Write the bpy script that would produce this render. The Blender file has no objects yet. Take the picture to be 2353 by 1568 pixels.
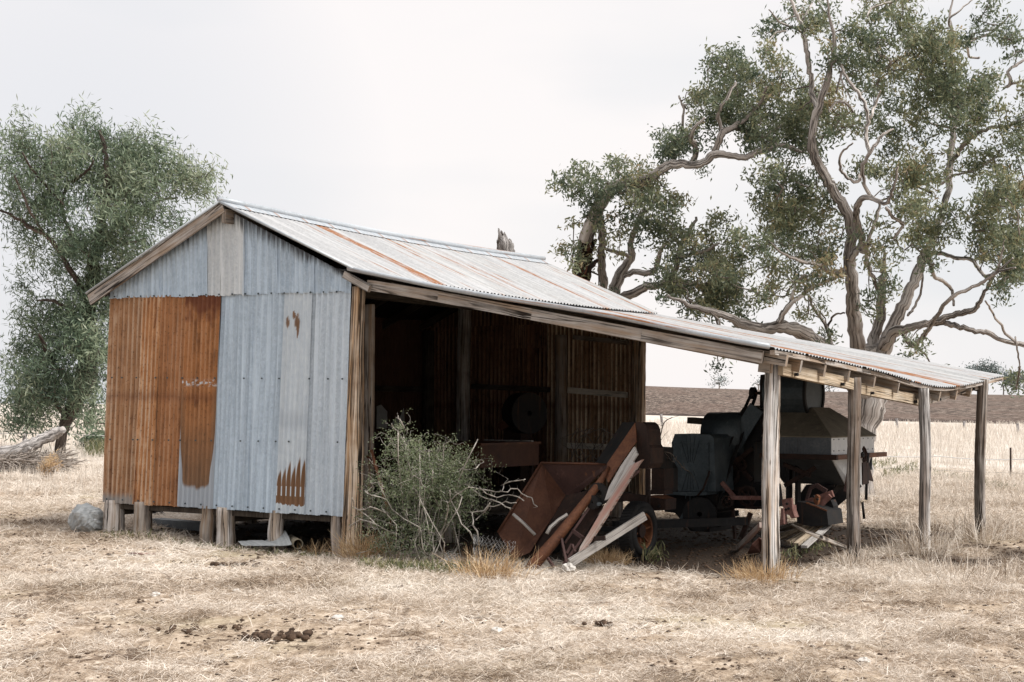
import bpy, math, random
import numpy as np
from mathutils import Vector, Matrix
random.seed(7); RNG = np.random.default_rng(11)
S = bpy.context.scene; COL = S.collection
# ------------------------------------------------------------------ camera model (photo measured at 2353 x 1568)
F, PITCH, ROLL, EYE = 3472.04, .0432, .0068, 1.6
CX, CY = 1176.5, 784.
CAM = Vector((0, 0, EYE))
YAW = -.5827
A = Vector((math.cos(YAW), math.sin(YAW), 0)); B = Vector((-math.sin(YAW), math.cos(YAW), 0)); UP = Vector((0, 0, 1))
O = Vector((-5.0071, 18.8272, 0))
W = 3.89            # width of the gabled part; a runs along the gable, b runs back along the ridge
def ray(u, v):
    du, dv = u - CX, v - CY; cr, sr = math.cos(ROLL), math.sin(ROLL)
    uu = cr*du + sr*dv; vv = -sr*du + cr*dv
    c, s = math.cos(PITCH), math.sin(PITCH)
    X, Z, Y = uu/F, 1, -vv/F
    return Vector((X, c*Z - s*Y, s*Z + c*Y))
def L(a, b, z): return O + A*a + B*b + UP*z
def loc(P): d = P - O; return d.dot(A), d.dot(B), P.z
def onA(u, v, a): r = ray(u, v); return CAM + r*((O + A*a - CAM).dot(A)/r.dot(A))
def onB(u, v, b): r = ray(u, v); return CAM + r*((O + B*b - CAM).dot(B)/r.dot(B))
def G(u, v, z=0.): r = ray(u, v); return CAM + r*((z - EYE)/r.z)
def PD(u, v, d): r = ray(u, v); return CAM + r*(d/r.y)
def px(d): return d/F                # metres per photo pixel at distance d
# ------------------------------------------------------------------ object helpers
def worldloc(o):
    p = Vector((0, 0, 0))
    while o is not None: p = p + o.location; o = o.parent
    return p
def tag(o, label=None, cat=None, group=None, kind=None):
    if label: o['label'] = label
    if cat: o['category'] = cat
    if group: o['group'] = group
    if kind: o['kind'] = kind
    return o
def thing(name, label, cat, at, group=None):
    o = bpy.data.objects.new(name, None); o.empty_display_size = .1
    COL.objects.link(o); o.location = at
    return tag(o, label, cat, group)
class MB:
    def __init__(s): s.v = []; s.f = []; s.uv = []; s.nuv = []; s.tone = None
    def face(s, idx, uvs=None, nuvs=None):
        s.f.append(tuple(idx)); s.uv.append(uvs or [(0, 0)]*len(idx)); s.nuv.append(nuvs)
    def add(s, p): s.v.append(Vector(p)); return len(s.v) - 1
    def build(s, name, m, parent=None, smooth=False):
        me = bpy.data.meshes.new(name)
        if parent is not None: off = worldloc(parent)
        else:
            n = max(1, len(s.v)); off = Vector((sum(p.x for p in s.v)/n, sum(p.y for p in s.v)/n, min(p.z for p in s.v)))
        me.from_pydata([tuple(p - off) for p in s.v], [], s.f)
        ul = me.uv_layers.new(name='UVMap'); flat = [c for q in s.uv for t in q for c in t]
        ul.data.foreach_set('uv', flat)
        if any(n is not None for n in s.nuv):
            nl = me.uv_layers.new(name='Sheet')
            nl.data.foreach_set('uv', [c for q, f in zip(s.nuv, s.f) for t in (q or [(0, 0)]*len(f)) for c in t])
        me.materials.append(m)
        if smooth: me.polygons.foreach_set('use_smooth', [True]*len(me.polygons))
        me.update()
        o = bpy.data.objects.new(name, me); COL.objects.link(o)
        if parent is not None: o.parent = parent
        else: o.location = off
        return o
    # --- shapes
    def quad(s, a, b, c, d):
        i = [s.add(p) for p in (a, b, c, d)]
        w = (Vector(b) - Vector(a)).length; h = (Vector(d) - Vector(a)).length
        s.face(i, [(0, 0), (w, 0), (w, h), (0, h)])
    def beam(s, p, q, w, h, up=UP, ins=0):
        p, q = Vector(p), Vector(q); d = (q - p); ln = d.length; d = d.normalized()
        side = d.cross(up)
        if side.length < 1e-4: side = d.cross(A)
        side.normalize(); u2 = side.cross(d).normalized()
        base = len(s.v); k = random.random()*9
        for e in (p, q):
            for x, y in ((-1, -1), (1, -1), (1, 1), (-1, 1)):
                s.v.append(e + side*(x*w/2) + u2*(y*h/2))
        b = base
        for i in range(4):
            j = (i+1) % 4; t = w if i % 2 == 0 else h
            s.face([b+i, b+j, b+4+j, b+4+i], [(k+i, k), (k+i+t, k), (k+i+t, k+ln), (k+i, k+ln)])
        s.face([b+3, b+2, b+1, b], [(k, 0), (k+w, 0), (k+w, .03), (k, .03)]); s.face([b+4, b+5, b+6, b+7], [(k, 0), (k+w, 0), (k+w, .03), (k, .03)])
    def tube(s, pts, rad, seg=8, wob=0., cap=True, ell=None):
        pts = [Vector(p) for p in pts]; n = len(pts)
        if not hasattr(rad, '__len__'): rad = [rad]*n
        t0 = (pts[1] - pts[0]).normalized()
        ref = t0.cross(UP)
        if ref.length < .05: ref = t0.cross(A)
        ref.normalize(); base = len(s.v); ln = 0; k = random.random()*7; ls = []
        ph = [random.uniform(-1, 1) for _ in range(seg)]
        for i in range(n):
            t = (pts[min(i+1, n-1)] - pts[max(i-1, 0)]).normalized()
            ref = (ref - t*ref.dot(t)).normalized(); bi = t.cross(ref)
            if i: ln += (pts[i] - pts[i-1]).length
            ls.append(ln)
            for j in range(seg):
                an = 2*math.pi*j/seg; r = rad[i]*(1 + wob*(ph[j]*.7 + random.uniform(-.5, .5)))
                s.v.append(pts[i] + (ref*math.cos(an) + bi*math.sin(an))*r)
        rm = max(rad)
        for i in range(n-1):
            for j in range(seg):
                j2 = (j+1) % seg
                u0, u1 = k + rm*6.283*j/seg, k + rm*6.283*(j+1)/seg
                s.face([base+i*seg+j, base+i*seg+j2, base+(i+1)*seg+j2, base+(i+1)*seg+j], [(u0, ls[i]), (u1, ls[i]), (u1, ls[i+1]), (u0, ls[i+1])])
        if cap:
            s.face([base+j for j in range(seg)][::-1], [(k+.01*j, 0) for j in range(seg)])
            s.face([base+(n-1)*seg+j for j in range(seg)], [(k+.01*j, 0) for j in range(seg)])
    def prism(s, poly, off, grain=None):                       # planar outline pushed back by off
        n = len(poly); off = Vector(off); a = [s.add(p) for p in poly]; c = [s.add(Vector(p)+off) for p in poly]
        x0 = Vector(poly[0]); ex = (Vector(poly[1])-x0).normalized()
        nn = off.normalized(); ey = nn.cross(ex)
        if grain is not None: ey = Vector(grain).normalized(); ex = ey.cross(nn).normalized()
        uv = [((Vector(p)-x0).dot(ex), (Vector(p)-x0).dot(ey)) for p in poly]
        s.face(a, uv); s.face(c[::-1], uv[::-1])
        for i in range(n):
            j = (i+1) % n; h = off.length; l = (Vector(poly[j])-Vector(poly[i])).length
            s.face([a[j], a[i], c[i], c[j]], [(l, 0), (0, 0), (0, h), (l, h)])
    def box(s, a0, a1, b0, b1, z0, z1):            # box in the shed's own axes
        P = [L(a, b, z0) for a, b in ((a0, b0), (a1, b0), (a1, b1), (a0, b1))]; s.prism(P, UP*(z1-z0))
    def disc(s, c, n, r0, r1, th, seg=24):         # ring/disc with axis n
        n = Vector(n).normalized(); x = n.cross(UP).normalized(); y = n.cross(x)
        base = len(s.v)
        for k, (r, h) in enumerate(((r0, -th/2), (r1, -th/2), (r1, th/2), (r0, th/2))):
            for j in range(seg):
                an = 6.2832*j/seg; s.v.append(Vector(c) + n*h + (x*math.cos(an)+y*math.sin(an))*r)
        for k in range(4):
            for j in range(seg):
                j2 = (j+1) % seg; k2 = (k+1) % 4
                s.face([base+k*seg+j, base+k*seg+j2, base+k2*seg+j2, base+k2*seg+j])
    def blob(s, c, r, flat=1., seg=8, rings=5, rough=.25):
        base = len(s.v); c = Vector(c)
        for i in range(rings+1):
            th = math.pi*i/rings
            for j in range(seg):
                an = 6.2832*j/seg; q = r*(1 + random.uniform(-rough, rough))
                s.v.append(c + Vector((math.sin(th)*math.cos(an)*q, math.sin(th)*math.sin(an)*q, math.cos(th)*q*flat)))
        for i in range(rings):
            for j in range(seg):
                j2 = (j+1) % seg
                s.face([base+i*seg+j, base+(i+1)*seg+j, base+(i+1)*seg+j2, base+i*seg+j2])
def fastmesh(name, V, Q, m, parent=None, tone=None, smooth=False):
    me = bpy.data.meshes.new(name); V = np.asarray(V, np.float32).reshape(-1, 3); Q = np.asarray(Q, np.int32)
    off = worldloc(parent) if parent is not None else Vector((0, 0, 0))
    V = V - np.array(off, np.float32)
    me.vertices.add(len(V)); me.vertices.foreach_set('co', V.ravel())
    k = Q.shape[1]; me.loops.add(Q.size); me.loops.foreach_set('vertex_index', Q.ravel())
    me.polygons.add(len(Q)); me.polygons.foreach_set('loop_start', np.arange(0, Q.size, k, dtype=np.int32))
    if tone is not None:
        at = me.attributes.new('tone', 'FLOAT', 'POINT'); at.data.foreach_set('value', np.asarray(tone, np.float32))
    if smooth: me.polygons.foreach_set('use_smooth', np.ones(len(Q), bool))
    me.materials.append(m); me.update(calc_edges=True)
    o = bpy.data.objects.new(name, me); COL.objects.link(o)
    if parent is not None: o.parent = parent
    return o
def unit(x): return x/np.maximum(np.linalg.norm(x, axis=-1, keepdims=True), 1e-9)
def leaves(name, C, D, ln, wd, m, parent, tone, fold=.0):
    N = len(C); R = unit(RNG.normal(size=(N, 3))); Sd = unit(np.cross(D, R)); ln = np.broadcast_to(ln, N)[:, None]; wd = np.broadcast_to(wd, N)[:, None]
    V = np.stack([C - D*ln*.5, C + Sd*wd*.5 - D*ln*.05, C + D*ln*.5, C - Sd*wd*.5 - D*ln*.05], 1)
    return fastmesh(name, V.reshape(-1, 3), np.arange(4*N).reshape(N, 4), m, parent, np.repeat(tone, 4))
# ------------------------------------------------------------------ material helpers
class NT:
    def __init__(s, name):
        s.m = bpy.data.materials.new(name); s.m.use_nodes = True; s.t = s.m.node_tree; s.t.nodes.clear()
        s.out = s.n('ShaderNodeOutputMaterial'); s.p = s.n('ShaderNodeBsdfPrincipled'); s.l(s.p.outputs[0], s.out.inputs[0])
        s.p.inputs['Specular IOR Level'].default_value = .25
    def n(s, t, **k):
        x = s.t.nodes.new(t)
        for a, b in k.items(): setattr(x, a, b)
        return x
    def l(s, a, b): s.t.links.new(a, b)
    def put(s, sock, v):
        if hasattr(v, 'is_output'): s.l(v, sock)
        elif isinstance(v, (tuple, list)) and len(v) == 3 and sock.type == 'RGBA': sock.default_value = (*v, 1)
        elif sock.type == 'RGBA' and isinstance(v, (int, float)): sock.default_value = (v, v, v, 1)
        else: sock.default_value = v
    def obj(s): return s.n('ShaderNodeTexCoord').outputs['Object']
    def uv(s, name='UVMap'): return s.n('ShaderNodeUVMap', uv_map=name).outputs[0]
    def geo(s, k): return s.n('ShaderNodeNewGeometry').outputs[k]
    def scl(s, v, sc, of=(0, 0, 0)):
        x = s.n('ShaderNodeMapping'); s.l(v, x.inputs[0]); x.inputs['Scale'].default_value = sc; x.inputs['Location'].default_value = of; return x.outputs[0]
    def noise(s, v, sc=5., det=4., rough=.55, dist=0.):
        x = s.n('ShaderNodeTexNoise'); s.l(v, x.inputs['Vector']); x.inputs['Scale'].default_value = sc; x.inputs['Detail'].default_value = det
        x.inputs['Roughness'].default_value = rough; x.inputs['Distortion'].default_value = dist; return x.outputs[0]
    def vor(s, v, sc, feat='F1', out=0):
        x = s.n('ShaderNodeTexVoronoi', feature=feat); s.l(v, x.inputs['Vector']); x.inputs['Scale'].default_value = sc; return x.outputs[out]
    def ramp(s, f, *st, mode='LINEAR'):
        x = s.n('ShaderNodeValToRGB'); r = x.color_ramp; r.interpolation = mode
        while len(r.elements) < len(st): r.elements.new(.5)
        for e, (p, c) in zip(r.elements, st):
            e.position = p; e.color = (*c, 1) if not isinstance(c, (int, float)) else (c, c, c, 1)
        s.put(x.inputs[0], f); return x.outputs[0]
    def mix(s, f, a, b, t='MIX'):
        x = s.n('ShaderNodeMix', data_type='RGBA', blend_type=t); s.put(x.inputs[0], f); s.put(x.inputs[6], a); s.put(x.inputs[7], b); return x.outputs[2]
    def m_(s, op, a, b=0., c=0., clamp=False):
        x = s.n('ShaderNodeMath', operation=op, use_clamp=clamp); s.put(x.inputs[0], a); s.put(x.inputs[1], b)
        if op in ('MULTIPLY_ADD', 'SMOOTH_MIN', 'COMPARE'): s.put(x.inputs[2], c)
        return x.outputs[0]
    def sep(s, v): x = s.n('ShaderNodeSeparateXYZ'); s.l(v, x.inputs[0]); return x.outputs
    def attr(s, nm): return s.n('ShaderNodeAttribute', attribute_name=nm).outputs['Fac']
    def bump(s, h, st=.5, d=.01):
        x = s.n('ShaderNodeBump'); x.inputs['Strength'].default_value = st; x.inputs['Distance'].default_value = d; s.l(h, x.inputs['Height']); s.l(x.outputs[0], s.p.inputs['Normal'])
    def done(s, col, rough=.8, metal=0.):
        s.put(s.p.inputs['Base Color'], col); s.put(s.p.inputs['Roughness'], rough); s.put(s.p.inputs['Metallic'], metal); return s.m
def mat_galv(name, lo, hi, metal=.25, streak=.5, stain=None, under=None, rust=None, band=None):
    k = NT(name); u = k.uv(); o = k.obj()
    c = k.mix(k.ramp(k.noise(o, 14, 5, .65), (.35, 0.), (.65, 1.)), lo, hi)
    sp = k.vor(k.scl(u, (1, .6, 1)), 70, out=1); sp = k.sep(sp)[0]
    c = k.mix(.3, c, k.mix(sp, tuple(x*.72 for x in lo), tuple(min(1, x*1.15) for x in hi)))
    st = k.ramp(k.noise(k.scl(u, (22, .35, 1)), 1, 3), (.38, 0.), (.7, 1.))
    c = k.mix(k.m_('MULTIPLY', st, streak), c, tuple(x*.68 for x in lo))
    wh = k.ramp(k.noise(k.scl(u, (14, .5, 1), (3, 7, 0)), 1, 3), (.47, 0.), (.62, 1.))
    c = k.mix(k.m_('MULTIPLY', wh, .5), c, tuple(min(1, x*1.25) for x in hi))
    if stain:       # black run-off stains near the top edge of the gable sheets
        n = k.sep(k.uv('Sheet')); e = k.m_('ADD', n[1], k.m_('MULTIPLY', k.m_('SUBTRACT', k.noise(k.scl(u, (26, .8, 1)), 1, 3), .5), .7))
        c = k.mix(k.ramp(e, (stain, 0.), (1.05, .9)), c, (.035, .035, .04))
    rr = .5
    if rust:        # rust runs along the sheet (they follow the corrugation)
        r1 = k.noise(k.scl(u, (9, .22, 1), (1.7, 2.3, 0)), 1, 5, .6); r2 = k.noise(k.scl(u, (45, 1.6, 1)), 1, 4)
        f = k.ramp(k.m_('ADD', k.m_('MULTIPLY', r1, .75), k.m_('MULTIPLY', r2, .25)), (rust, 0.), (rust+.06, 1.))
        if band:
            n = k.sep(k.uv('Sheet')); q = k.m_('ADD', n[0], k.m_('MULTIPLY', k.m_('SUBTRACT', k.noise(k.scl(u, (3, .9, 1)), 1, 4), .5), .10))
            fb = k.ramp(k.m_('ABSOLUTE', k.m_('SUBTRACT', q, band[0])), (band[1]*.6, 1.), (band[1], 0.)); f = k.m_('MAXIMUM', f, k.m_('MULTIPLY', fb, k.ramp(k.noise(k.scl(u, (20, .8, 1), (9, 0, 0)), 1, 4), (.36, .3), (.46, 1.))))
        f2 = k.m_('MULTIPLY', f, k.ramp(k.noise(k.scl(u, (30, 6, 1)), 1, 4), (.36, .45), (.52, 1.)))
        c = k.mix(f2, c, k.mix(k.noise(u, 30), (.16, .06, .025), (.36, .17, .075)))
        rr = k.mix(f2, .5, .9)
    k.bump(k.noise(o, 40, 4), .25, .004)
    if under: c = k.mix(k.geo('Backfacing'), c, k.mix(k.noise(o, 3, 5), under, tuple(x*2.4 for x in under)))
    return k.done(c, k.mix(k.noise(o, 9), .45, .7) if not rust else rr, metal)
def mat_rustsheet(name, dk, md, lt, sc=16., white=.4, fade=None, seed=0., top=None, under=(.018, .011, .008), wcol=(.46, .34, .25)):
    k = NT(name); u = k.uv(); o = k.obj()
    f = k.m_('ADD', k.m_('MULTIPLY', k.noise(k.scl(u, (sc, .4, 1), (seed, seed, 0)), 1, 6, .6), .6), k.m_('MULTIPLY', k.noise(k.scl(u, (7, 4, 1), (seed, 0, 0)), 1, 6, .65), .4))
    c = k.ramp(f, (.38, dk), (.47, md), (.53, tuple(x*1.2 for x in md)), (.62, lt))
    rb = k.m_('COSINE', k.m_('MULTIPLY', k.sep(u)[0], 6.28319/.076)); wv = k.m_('MULTIPLY', k.ramp(k.m_('ADD', rb, k.m_('MULTIPLY', k.m_('SUBTRACT', k.noise(k.scl(u, (22, 1.2, 1)), 1, 4), .5), 2.4)), (.1, 0.), (.85, 1.)), k.ramp(k.noise(k.scl(u, (3.5, .55, 1), (seed+4, 0, 0)), 1, 3), (.4, .15), (.56, 1.)))
    c = k.mix(k.m_('MULTIPLY', wv, white), c, wcol)  # pale rib crests; inside the shed they carry the grazing light
    spk = k.ramp(k.noise(k.scl(u, (60, 26, 1)), 1, 3), (.3, .8), (.42, 0.)); c = k.mix(spk, c, tuple(x*.55 for x in dk))
    n = k.sep(k.uv('Sheet'))
    band = k.ramp(k.m_('ABSOLUTE', k.m_('SUBTRACT', n[1], k.m_('MULTIPLY_ADD', k.noise(k.scl(u, (5, 1, 1)), 1), .05, .49))), (.0, .7), (.035, 0.))
    c = k.mix(k.m_('MULTIPLY', band, .6), c, (.10, .035, .02))
    if top:
        e = k.m_('ADD', n[1], k.m_('MULTIPLY', k.m_('SUBTRACT', k.noise(k.scl(u, (10, 6, 1)), 1, 5), .5), .3)); c = k.mix(k.ramp(e, (top, 0.), (top+.1, .85)), c, (.11, .035, .02))
    galv = (.33, .37, .42); m = None
    if fade == 'curve':     # unrusted metal low on the sheet and along its edges
        x = k.m_('ABSOLUTE', k.m_('SUBTRACT', n[0], .47)); x = k.m_('MULTIPLY', x, 2.); e = k.m_('POWER', x, 9.)
        lim = k.m_('MULTIPLY_ADD', e, .5, .085); d = k.m_('SUBTRACT', n[1], k.m_('ADD', lim, k.m_('MULTIPLY', k.m_('SUBTRACT', k.noise(k.scl(u, (9, 3, 1)), 1, 4), .5), .05)))
        dark = k.ramp(d, (.0, .85), (.22, .45), (.4, 0.)); c = k.mix(dark, c, k.mix(k.noise(k.scl(u, (30, 1, 1)), 1, 3), (.10, .065, .04), (.2, .13, .085)))
        m = k.ramp(d, (.0, 1.), (.018, 0.)); c = k.mix(m, c, galv)
        b2 = k.m_('MULTIPLY', k.ramp(k.m_('ABSOLUTE', k.m_('SUBTRACT', n[1], .585)), (.006, 1.), (.02, 0.)), k.ramp(k.noise(k.scl(u, (14, 20, 1)), 1, 4), (.5, 0.), (.56, 1.))); c = k.mix(b2, c, (.5, .52, .55))
    elif fade:
        d = k.m_('SUBTRACT', n[1], k.m_('MULTIPLY', k.noise(k.scl(u, (24, 2, 1)), 1, 4), fade)); m = k.ramp(d, (.0, .9), (.03, 0.)); c = k.mix(m, c, (.27, .26, .25))
    k.bump(k.noise(k.scl(u, (40, 12, 1)), 1, 5), .35, .004)
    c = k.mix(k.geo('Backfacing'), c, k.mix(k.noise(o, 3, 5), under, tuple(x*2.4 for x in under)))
    return k.done(c, .85, 0.)
def mat_patch(name):
    k = NT(name); u = k.uv(); n = k.sep(k.uv('Sheet')); o = k.obj()
    c = k.mix(k.ramp(k.noise(o, 12, 5, .65), (.35, 0.), (.65, 1.)), (.48, .555, .63), (.57, .64, .70))
    st = k.ramp(k.noise(k.scl(u, (18, .4, 1)), 1, 3), (.4, 0.), (.7, 1.)); c = k.mix(k.m_('MULTIPLY', st, .35), c, (.36, .41, .46))
    band = k.ramp(k.m_('ABSOLUTE', k.m_('SUBTRACT', n[1], .42)), (.02, .5), (.05, 0.)); c = k.mix(band, c, (.36, .42, .49))
    rust = k.mix(k.noise(k.scl(u, (20, 3, 1)), 1, 5), (.11, .055, .025), (.25, .145, .085))
    # row of pointed rust tongues along the bottom
    tw = k.m_('ABSOLUTE', k.m_('SUBTRACT', k.m_('FRACT', k.m_('MULTIPLY', n[0], 6.)), .5)); spike = k.m_('SUBTRACT', 1., k.m_('MULTIPLY', tw, 2.))
    jit = k.m_('MULTIPLY', k.noise(k.scl(u, (8, .0, 1)), 1, 2), .1)
    tv = k.m_('MULTIPLY', k.m_('FRACT', k.m_('MULTIPLY', k.m_('SINE', k.m_('MULTIPLY', k.m_('FLOOR', k.m_('MULTIPLY', n[0], 6.)), 12.9)), 43.)), .05)
    h = k.m_('ADD', k.m_('MULTIPLY', k.m_('POWER', spike, .3), k.m_('ADD', .115, tv)), k.m_('ADD', jit, -.005)); h = k.m_('MULTIPLY', h, k.m_('MULTIPLY_ADD', n[0], .1, 1.))
    vv = k.m_('SUBTRACT', n[1], .045); jag = k.m_('MULTIPLY', k.noise(k.scl(u, (26, 3, 1)), 1, 2), .045)
    f = k.m_('MULTIPLY', k.ramp(k.m_('SUBTRACT', h, vv), (.0, 0.), (.02, 1.)), k.m_('GREATER_THAN', vv, k.m_('SUBTRACT', jag, .028)))
    hole = k.m_('MULTIPLY', k.m_('LESS_THAN', k.m_('ABSOLUTE', k.m_('SUBTRACT', vv, .055)), .022), k.m_('GREATER_THAN', tw, .38)); f = k.m_('MULTIPLY', f, k.m_('SUBTRACT', 1., hole))
    c = k.mix(f, c, rust)
    nz = k.m_('MULTIPLY', k.m_('SUBTRACT', k.noise(k.scl(u, (1.6, .6, 1)), 30, 5, .7), .5), .085)
    for (x, y, rx, ry) in ((.13, .865, .085, .032), (.34, .898, .06, .02), (.46, .865, .1, .045), (.5, .83, .045, .04)):
        dx = k.m_('DIVIDE', k.m_('SUBTRACT', n[0], x), rx); dy = k.m_('DIVIDE', k.m_('SUBTRACT', k.m_('ADD', n[1], nz), y), ry)
        e = k.ramp(k.m_('ADD', k.m_('MULTIPLY', dx, dx), k.m_('MULTIPLY', dy, dy)), (.55, .95), (1., 0.)); c = k.mix(e, c, rust)
    c = k.mix(k.geo('Backfacing'), c, (.03, .025, .02)); k.bump(k.noise(o, 40, 4), .25, .004)
    return k.done(c, .6, .2)
def mat_wood(name, dk, md, lt, crack=.5, warm=None, cs=26.):
    k = NT(name); u = k.uv(); o = k.obj()
    g = k.noise(k.scl(u, (55, 2.2, 1)), 1, 6, .6, .4); b = k.noise(o, 3.5, 4)
    c = k.ramp(k.m_('ADD', k.m_('MULTIPLY', g, .55), k.m_('MULTIPLY', b, .45)), (.36, dk), (.47, md), (.60, lt))
    if warm: c = k.mix(k.ramp(k.noise(k.scl(u, (12, .9, 1), (5, 1, 0)), 1, 4), (.45, 0.), (.62, .8)), c, warm)
    cr = k.noise(k.scl(u, (cs, .42, 1), (2, 4, 0)), 1, 3, .5, .7); cr = k.m_('ABSOLUTE', k.m_('SUBTRACT', cr, .5))
    f = k.ramp(cr, (.0, 1.), (.008+.011*crack, 1.), (.012+.016*crack, 0.)); f = k.m_('MULTIPLY', f, k.ramp(k.noise(k.scl(u, (9, 1.4, 1)), 1, 3), (.5-.25*crack, 0.), (.62, 1.)))
    c = k.mix(f, c, (.018, .013, .01))
    kn = k.ramp(k.vor(k.scl(u, (7, 2.2, 1)), 1.), (.035, 1.), (.09, 0.)); c = k.mix(kn, c, (.02, .014, .01))
    k.bump(k.m_('SUBTRACT', g, k.m_('MULTIPLY', f, 2.)), .7, .012)
    return k.done(c, .9)
def mat_metal(name, dk, md, lt, sc=6., rough=.7, metal=.1, run=None):
    k = NT(name); o = k.obj()
    f = k.m_('ADD', k.m_('MULTIPLY', k.noise(o, sc, 6, .65), .7), k.m_('MULTIPLY', k.noise(o, sc*9, 3), .3))
    c = k.ramp(f, (.34, dk), (.5, md), (.66, lt))
    c = k.mix(k.ramp(k.noise(k.scl(o, (1, 1, .3), (3, 1, 2)), sc*3.3, 5, .7), (.60, 0.), (.72, .8)), c, tuple(min(1, x*1.9) for x in md))
    if run: c = k.mix(k.ramp(k.noise(k.scl(o, (16, 16, 1.2)), 1, 4), (.62, 0.), (.7, .75)), c, run)
    k.bump(k.noise(o, sc*12, 4), .3, .004); return k.done(c, k.mix(f, rough-.12, min(1, rough+.15)), metal)
def mat_leaf(name, *st, tr=.35, rough=.5):
    k = NT(name); c = k.ramp(k.attr('tone'), *st); k.done(c, rough); k.p.inputs['Specular IOR Level'].default_value = .5
    t = k.n('ShaderNodeBsdfTranslucent'); k.l(c, t.inputs[0]); mx = k.n('ShaderNodeMixShader'); mx.inputs[0].default_value = tr
    k.l(k.p.outputs[0], mx.inputs[1]); k.l(t.outputs[0], mx.inputs[2]); k.l(mx.outputs[0], k.out.inputs[0]); return k.m
def mat_bark(name, dk, md, lt, sc=1., char=False):
    k = NT(name); u = k.uv(); o = k.obj()
    g = k.noise(k.scl(u, (14*sc, 2.2*sc, 1)), 1, 6, .65, .6); b = k.noise(o, .9*sc, 5, .6)
    c = k.ramp(k.m_('ADD', k.m_('MULTIPLY', g, .55), k.m_('MULTIPLY', b, .45)), (.34, dk), (.5, md), (.62, lt))
    cr = k.m_('ABSOLUTE', k.m_('SUBTRACT', k.noise(k.scl(u, (9*sc, .8*sc, 1)), 1, 5, .6, 1.), .5)); f = k.ramp(cr, (.0, .9), (.03, 0.)); c = k.mix(f, c, tuple(x*.4 for x in dk))
    k.bump(k.m_('SUBTRACT', g, f), .8, .04); return k.done(c, .92)
M = {}
M['galv'] = mat_galv('galvanised_wall', (.37, .46, .56), (.48, .58, .68), .1)
M['galv2'] = mat_galv('galvanised_wall_pale', (.43, .51, .595), (.53, .61, .69), .1, streak=.3)
M['gable'] = mat_galv('galvanised_gable', (.36, .455, .56), (.48, .58, .685), .1, stain=.76)
M['gable2'] = mat_galv('galvanised_gable_pale', (.48, .53, .575), (.58, .62, .65), .1, stain=.82)
UN = (.010, .009, .009)  # shade under the roof put into a near black underside
M['roof'] = [mat_galv('roof_iron', (.325, .33, .338), (.415, .42, .425), .1, .35, under=UN, rust=.605), mat_galv('roof_iron_spotted', (.325, .33, .338), (.415, .42, .425), .1, .35, under=UN, rust=.575), mat_galv('roof_iron_rusty', (.325, .33, .335), (.415, .42, .42), .1, .4, under=UN, rust=.55)]
M['roof'] += [mat_galv('roof_iron_streak_a', (.325, .33, .338), (.415, .42, .425), .1, .4, under=UN, rust=.58, band=(.78, .11)), mat_galv('roof_iron_streak_b', (.325, .33, .338), (.415, .42, .425), .1, .4, under=UN, rust=.575, band=(.3, .2))]
M['flash'] = mat_galv('roll_flashing', (.31, .34, .37), (.40, .43, .46), .15, .3, rust=.545)
M['r1'] = mat_rustsheet('rust_sheet_dull', (.13, .06, .032), (.27, .145, .075), (.44, .30, .20), 18, .7, .05, 1.)
M['r2'] = mat_rustsheet('rust_sheet_bright', (.13, .045, .02), (.35, .17, .075), (.60, .40, .25), 20, .95, None, 5.)
M['r3'] = mat_rustsheet('rust_sheet_even', (.14, .06, .028), (.28, .13, .058), (.38, .20, .105), 14, .3, None, 9.)
M['r4'] = mat_rustsheet('rust_sheet_worn_base', (.12, .05, .022), (.28, .125, .05), (.37, .18, .085), 13, .2, 'curve', 13., top=.86)
M['rin'] = mat_rustsheet('inner_rust_shaded', (.03, .018, .012), (.125, .07, .045), (.24, .13, .075), 14, .8, None, 3., under=(.045, .025, .017), wcol=(.38, .25, .17))  # inside sheets darkened; the gloom of the shed is in the colour
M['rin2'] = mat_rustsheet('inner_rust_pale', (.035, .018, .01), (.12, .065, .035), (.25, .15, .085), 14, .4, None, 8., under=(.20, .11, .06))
M['rlit'] = mat_rustsheet('back_wall_rust_lit', (.06, .03, .016), (.24, .145, .085), (.40, .27, .17), 24, 1., None, 6., under=(.05, .03, .02), wcol=(.80, .68, .52))  # sheets and rib crests paled: light from the open side put into colour
M['patch'] = mat_patch('patched_sheet')
M['post'] = mat_wood('grey_cracked_post', (.25, .215, .195), (.50, .485, .475), (.70, .69, .68), 2.2, (.42, .30, .20), 24)
M['postb'] = mat_wood('brown_cracked_post', (.22, .14, .09), (.46, .36, .27), (.64, .55, .46), 2.6, (.44, .27, .14), 22)
M['postg'] = mat_wood('silver_post', (.17, .15, .14), (.38, .365, .355), (.55, .54, .53), 1.3, (.25, .195, .16), 30)
M['postd'] = mat_wood('shaded_post', (.07, .055, .045), (.21, .185, .165), (.36, .335, .315), 1.5, (.15, .105, .075), 26)  # darker wood carries the shade on the second and rearmost lean-to posts
M['pale'] = mat_wood('pale_rail', (.46, .42, .36), (.64, .60, .53), (.76, .72, .65), .3)  # rail colour lightened to carry the side light on the back wall
M['stump'] = mat_wood('pale_stump', (.28, .24, .21), (.52, .48, .45), (.68, .65, .62), .9, (.32, .24, .17), 20)
M['beam'] = mat_wood('weathered_beam', (.15, .125, .105), (.26, .23, .205), (.37, .335, .30), .5, (.27, .18, .11), 14)
M['barge'] = mat_wood('barge_board_wood', (.19, .165, .145), (.32, .295, .275), (.44, .415, .395), .8, (.30, .22, .155), 12)
M['beamdk'] = mat_wood('shade_dark_timber', (.02, .015, .012), (.05, .04, .032), (.09, .075, .06), .3)  # timber darkened; the shade inside and under the roofs is in the colour
M['board'] = mat_wood('silver_board', (.26, .24, .22), (.38, .36, .34), (.48, .46, .44), .3)
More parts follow.
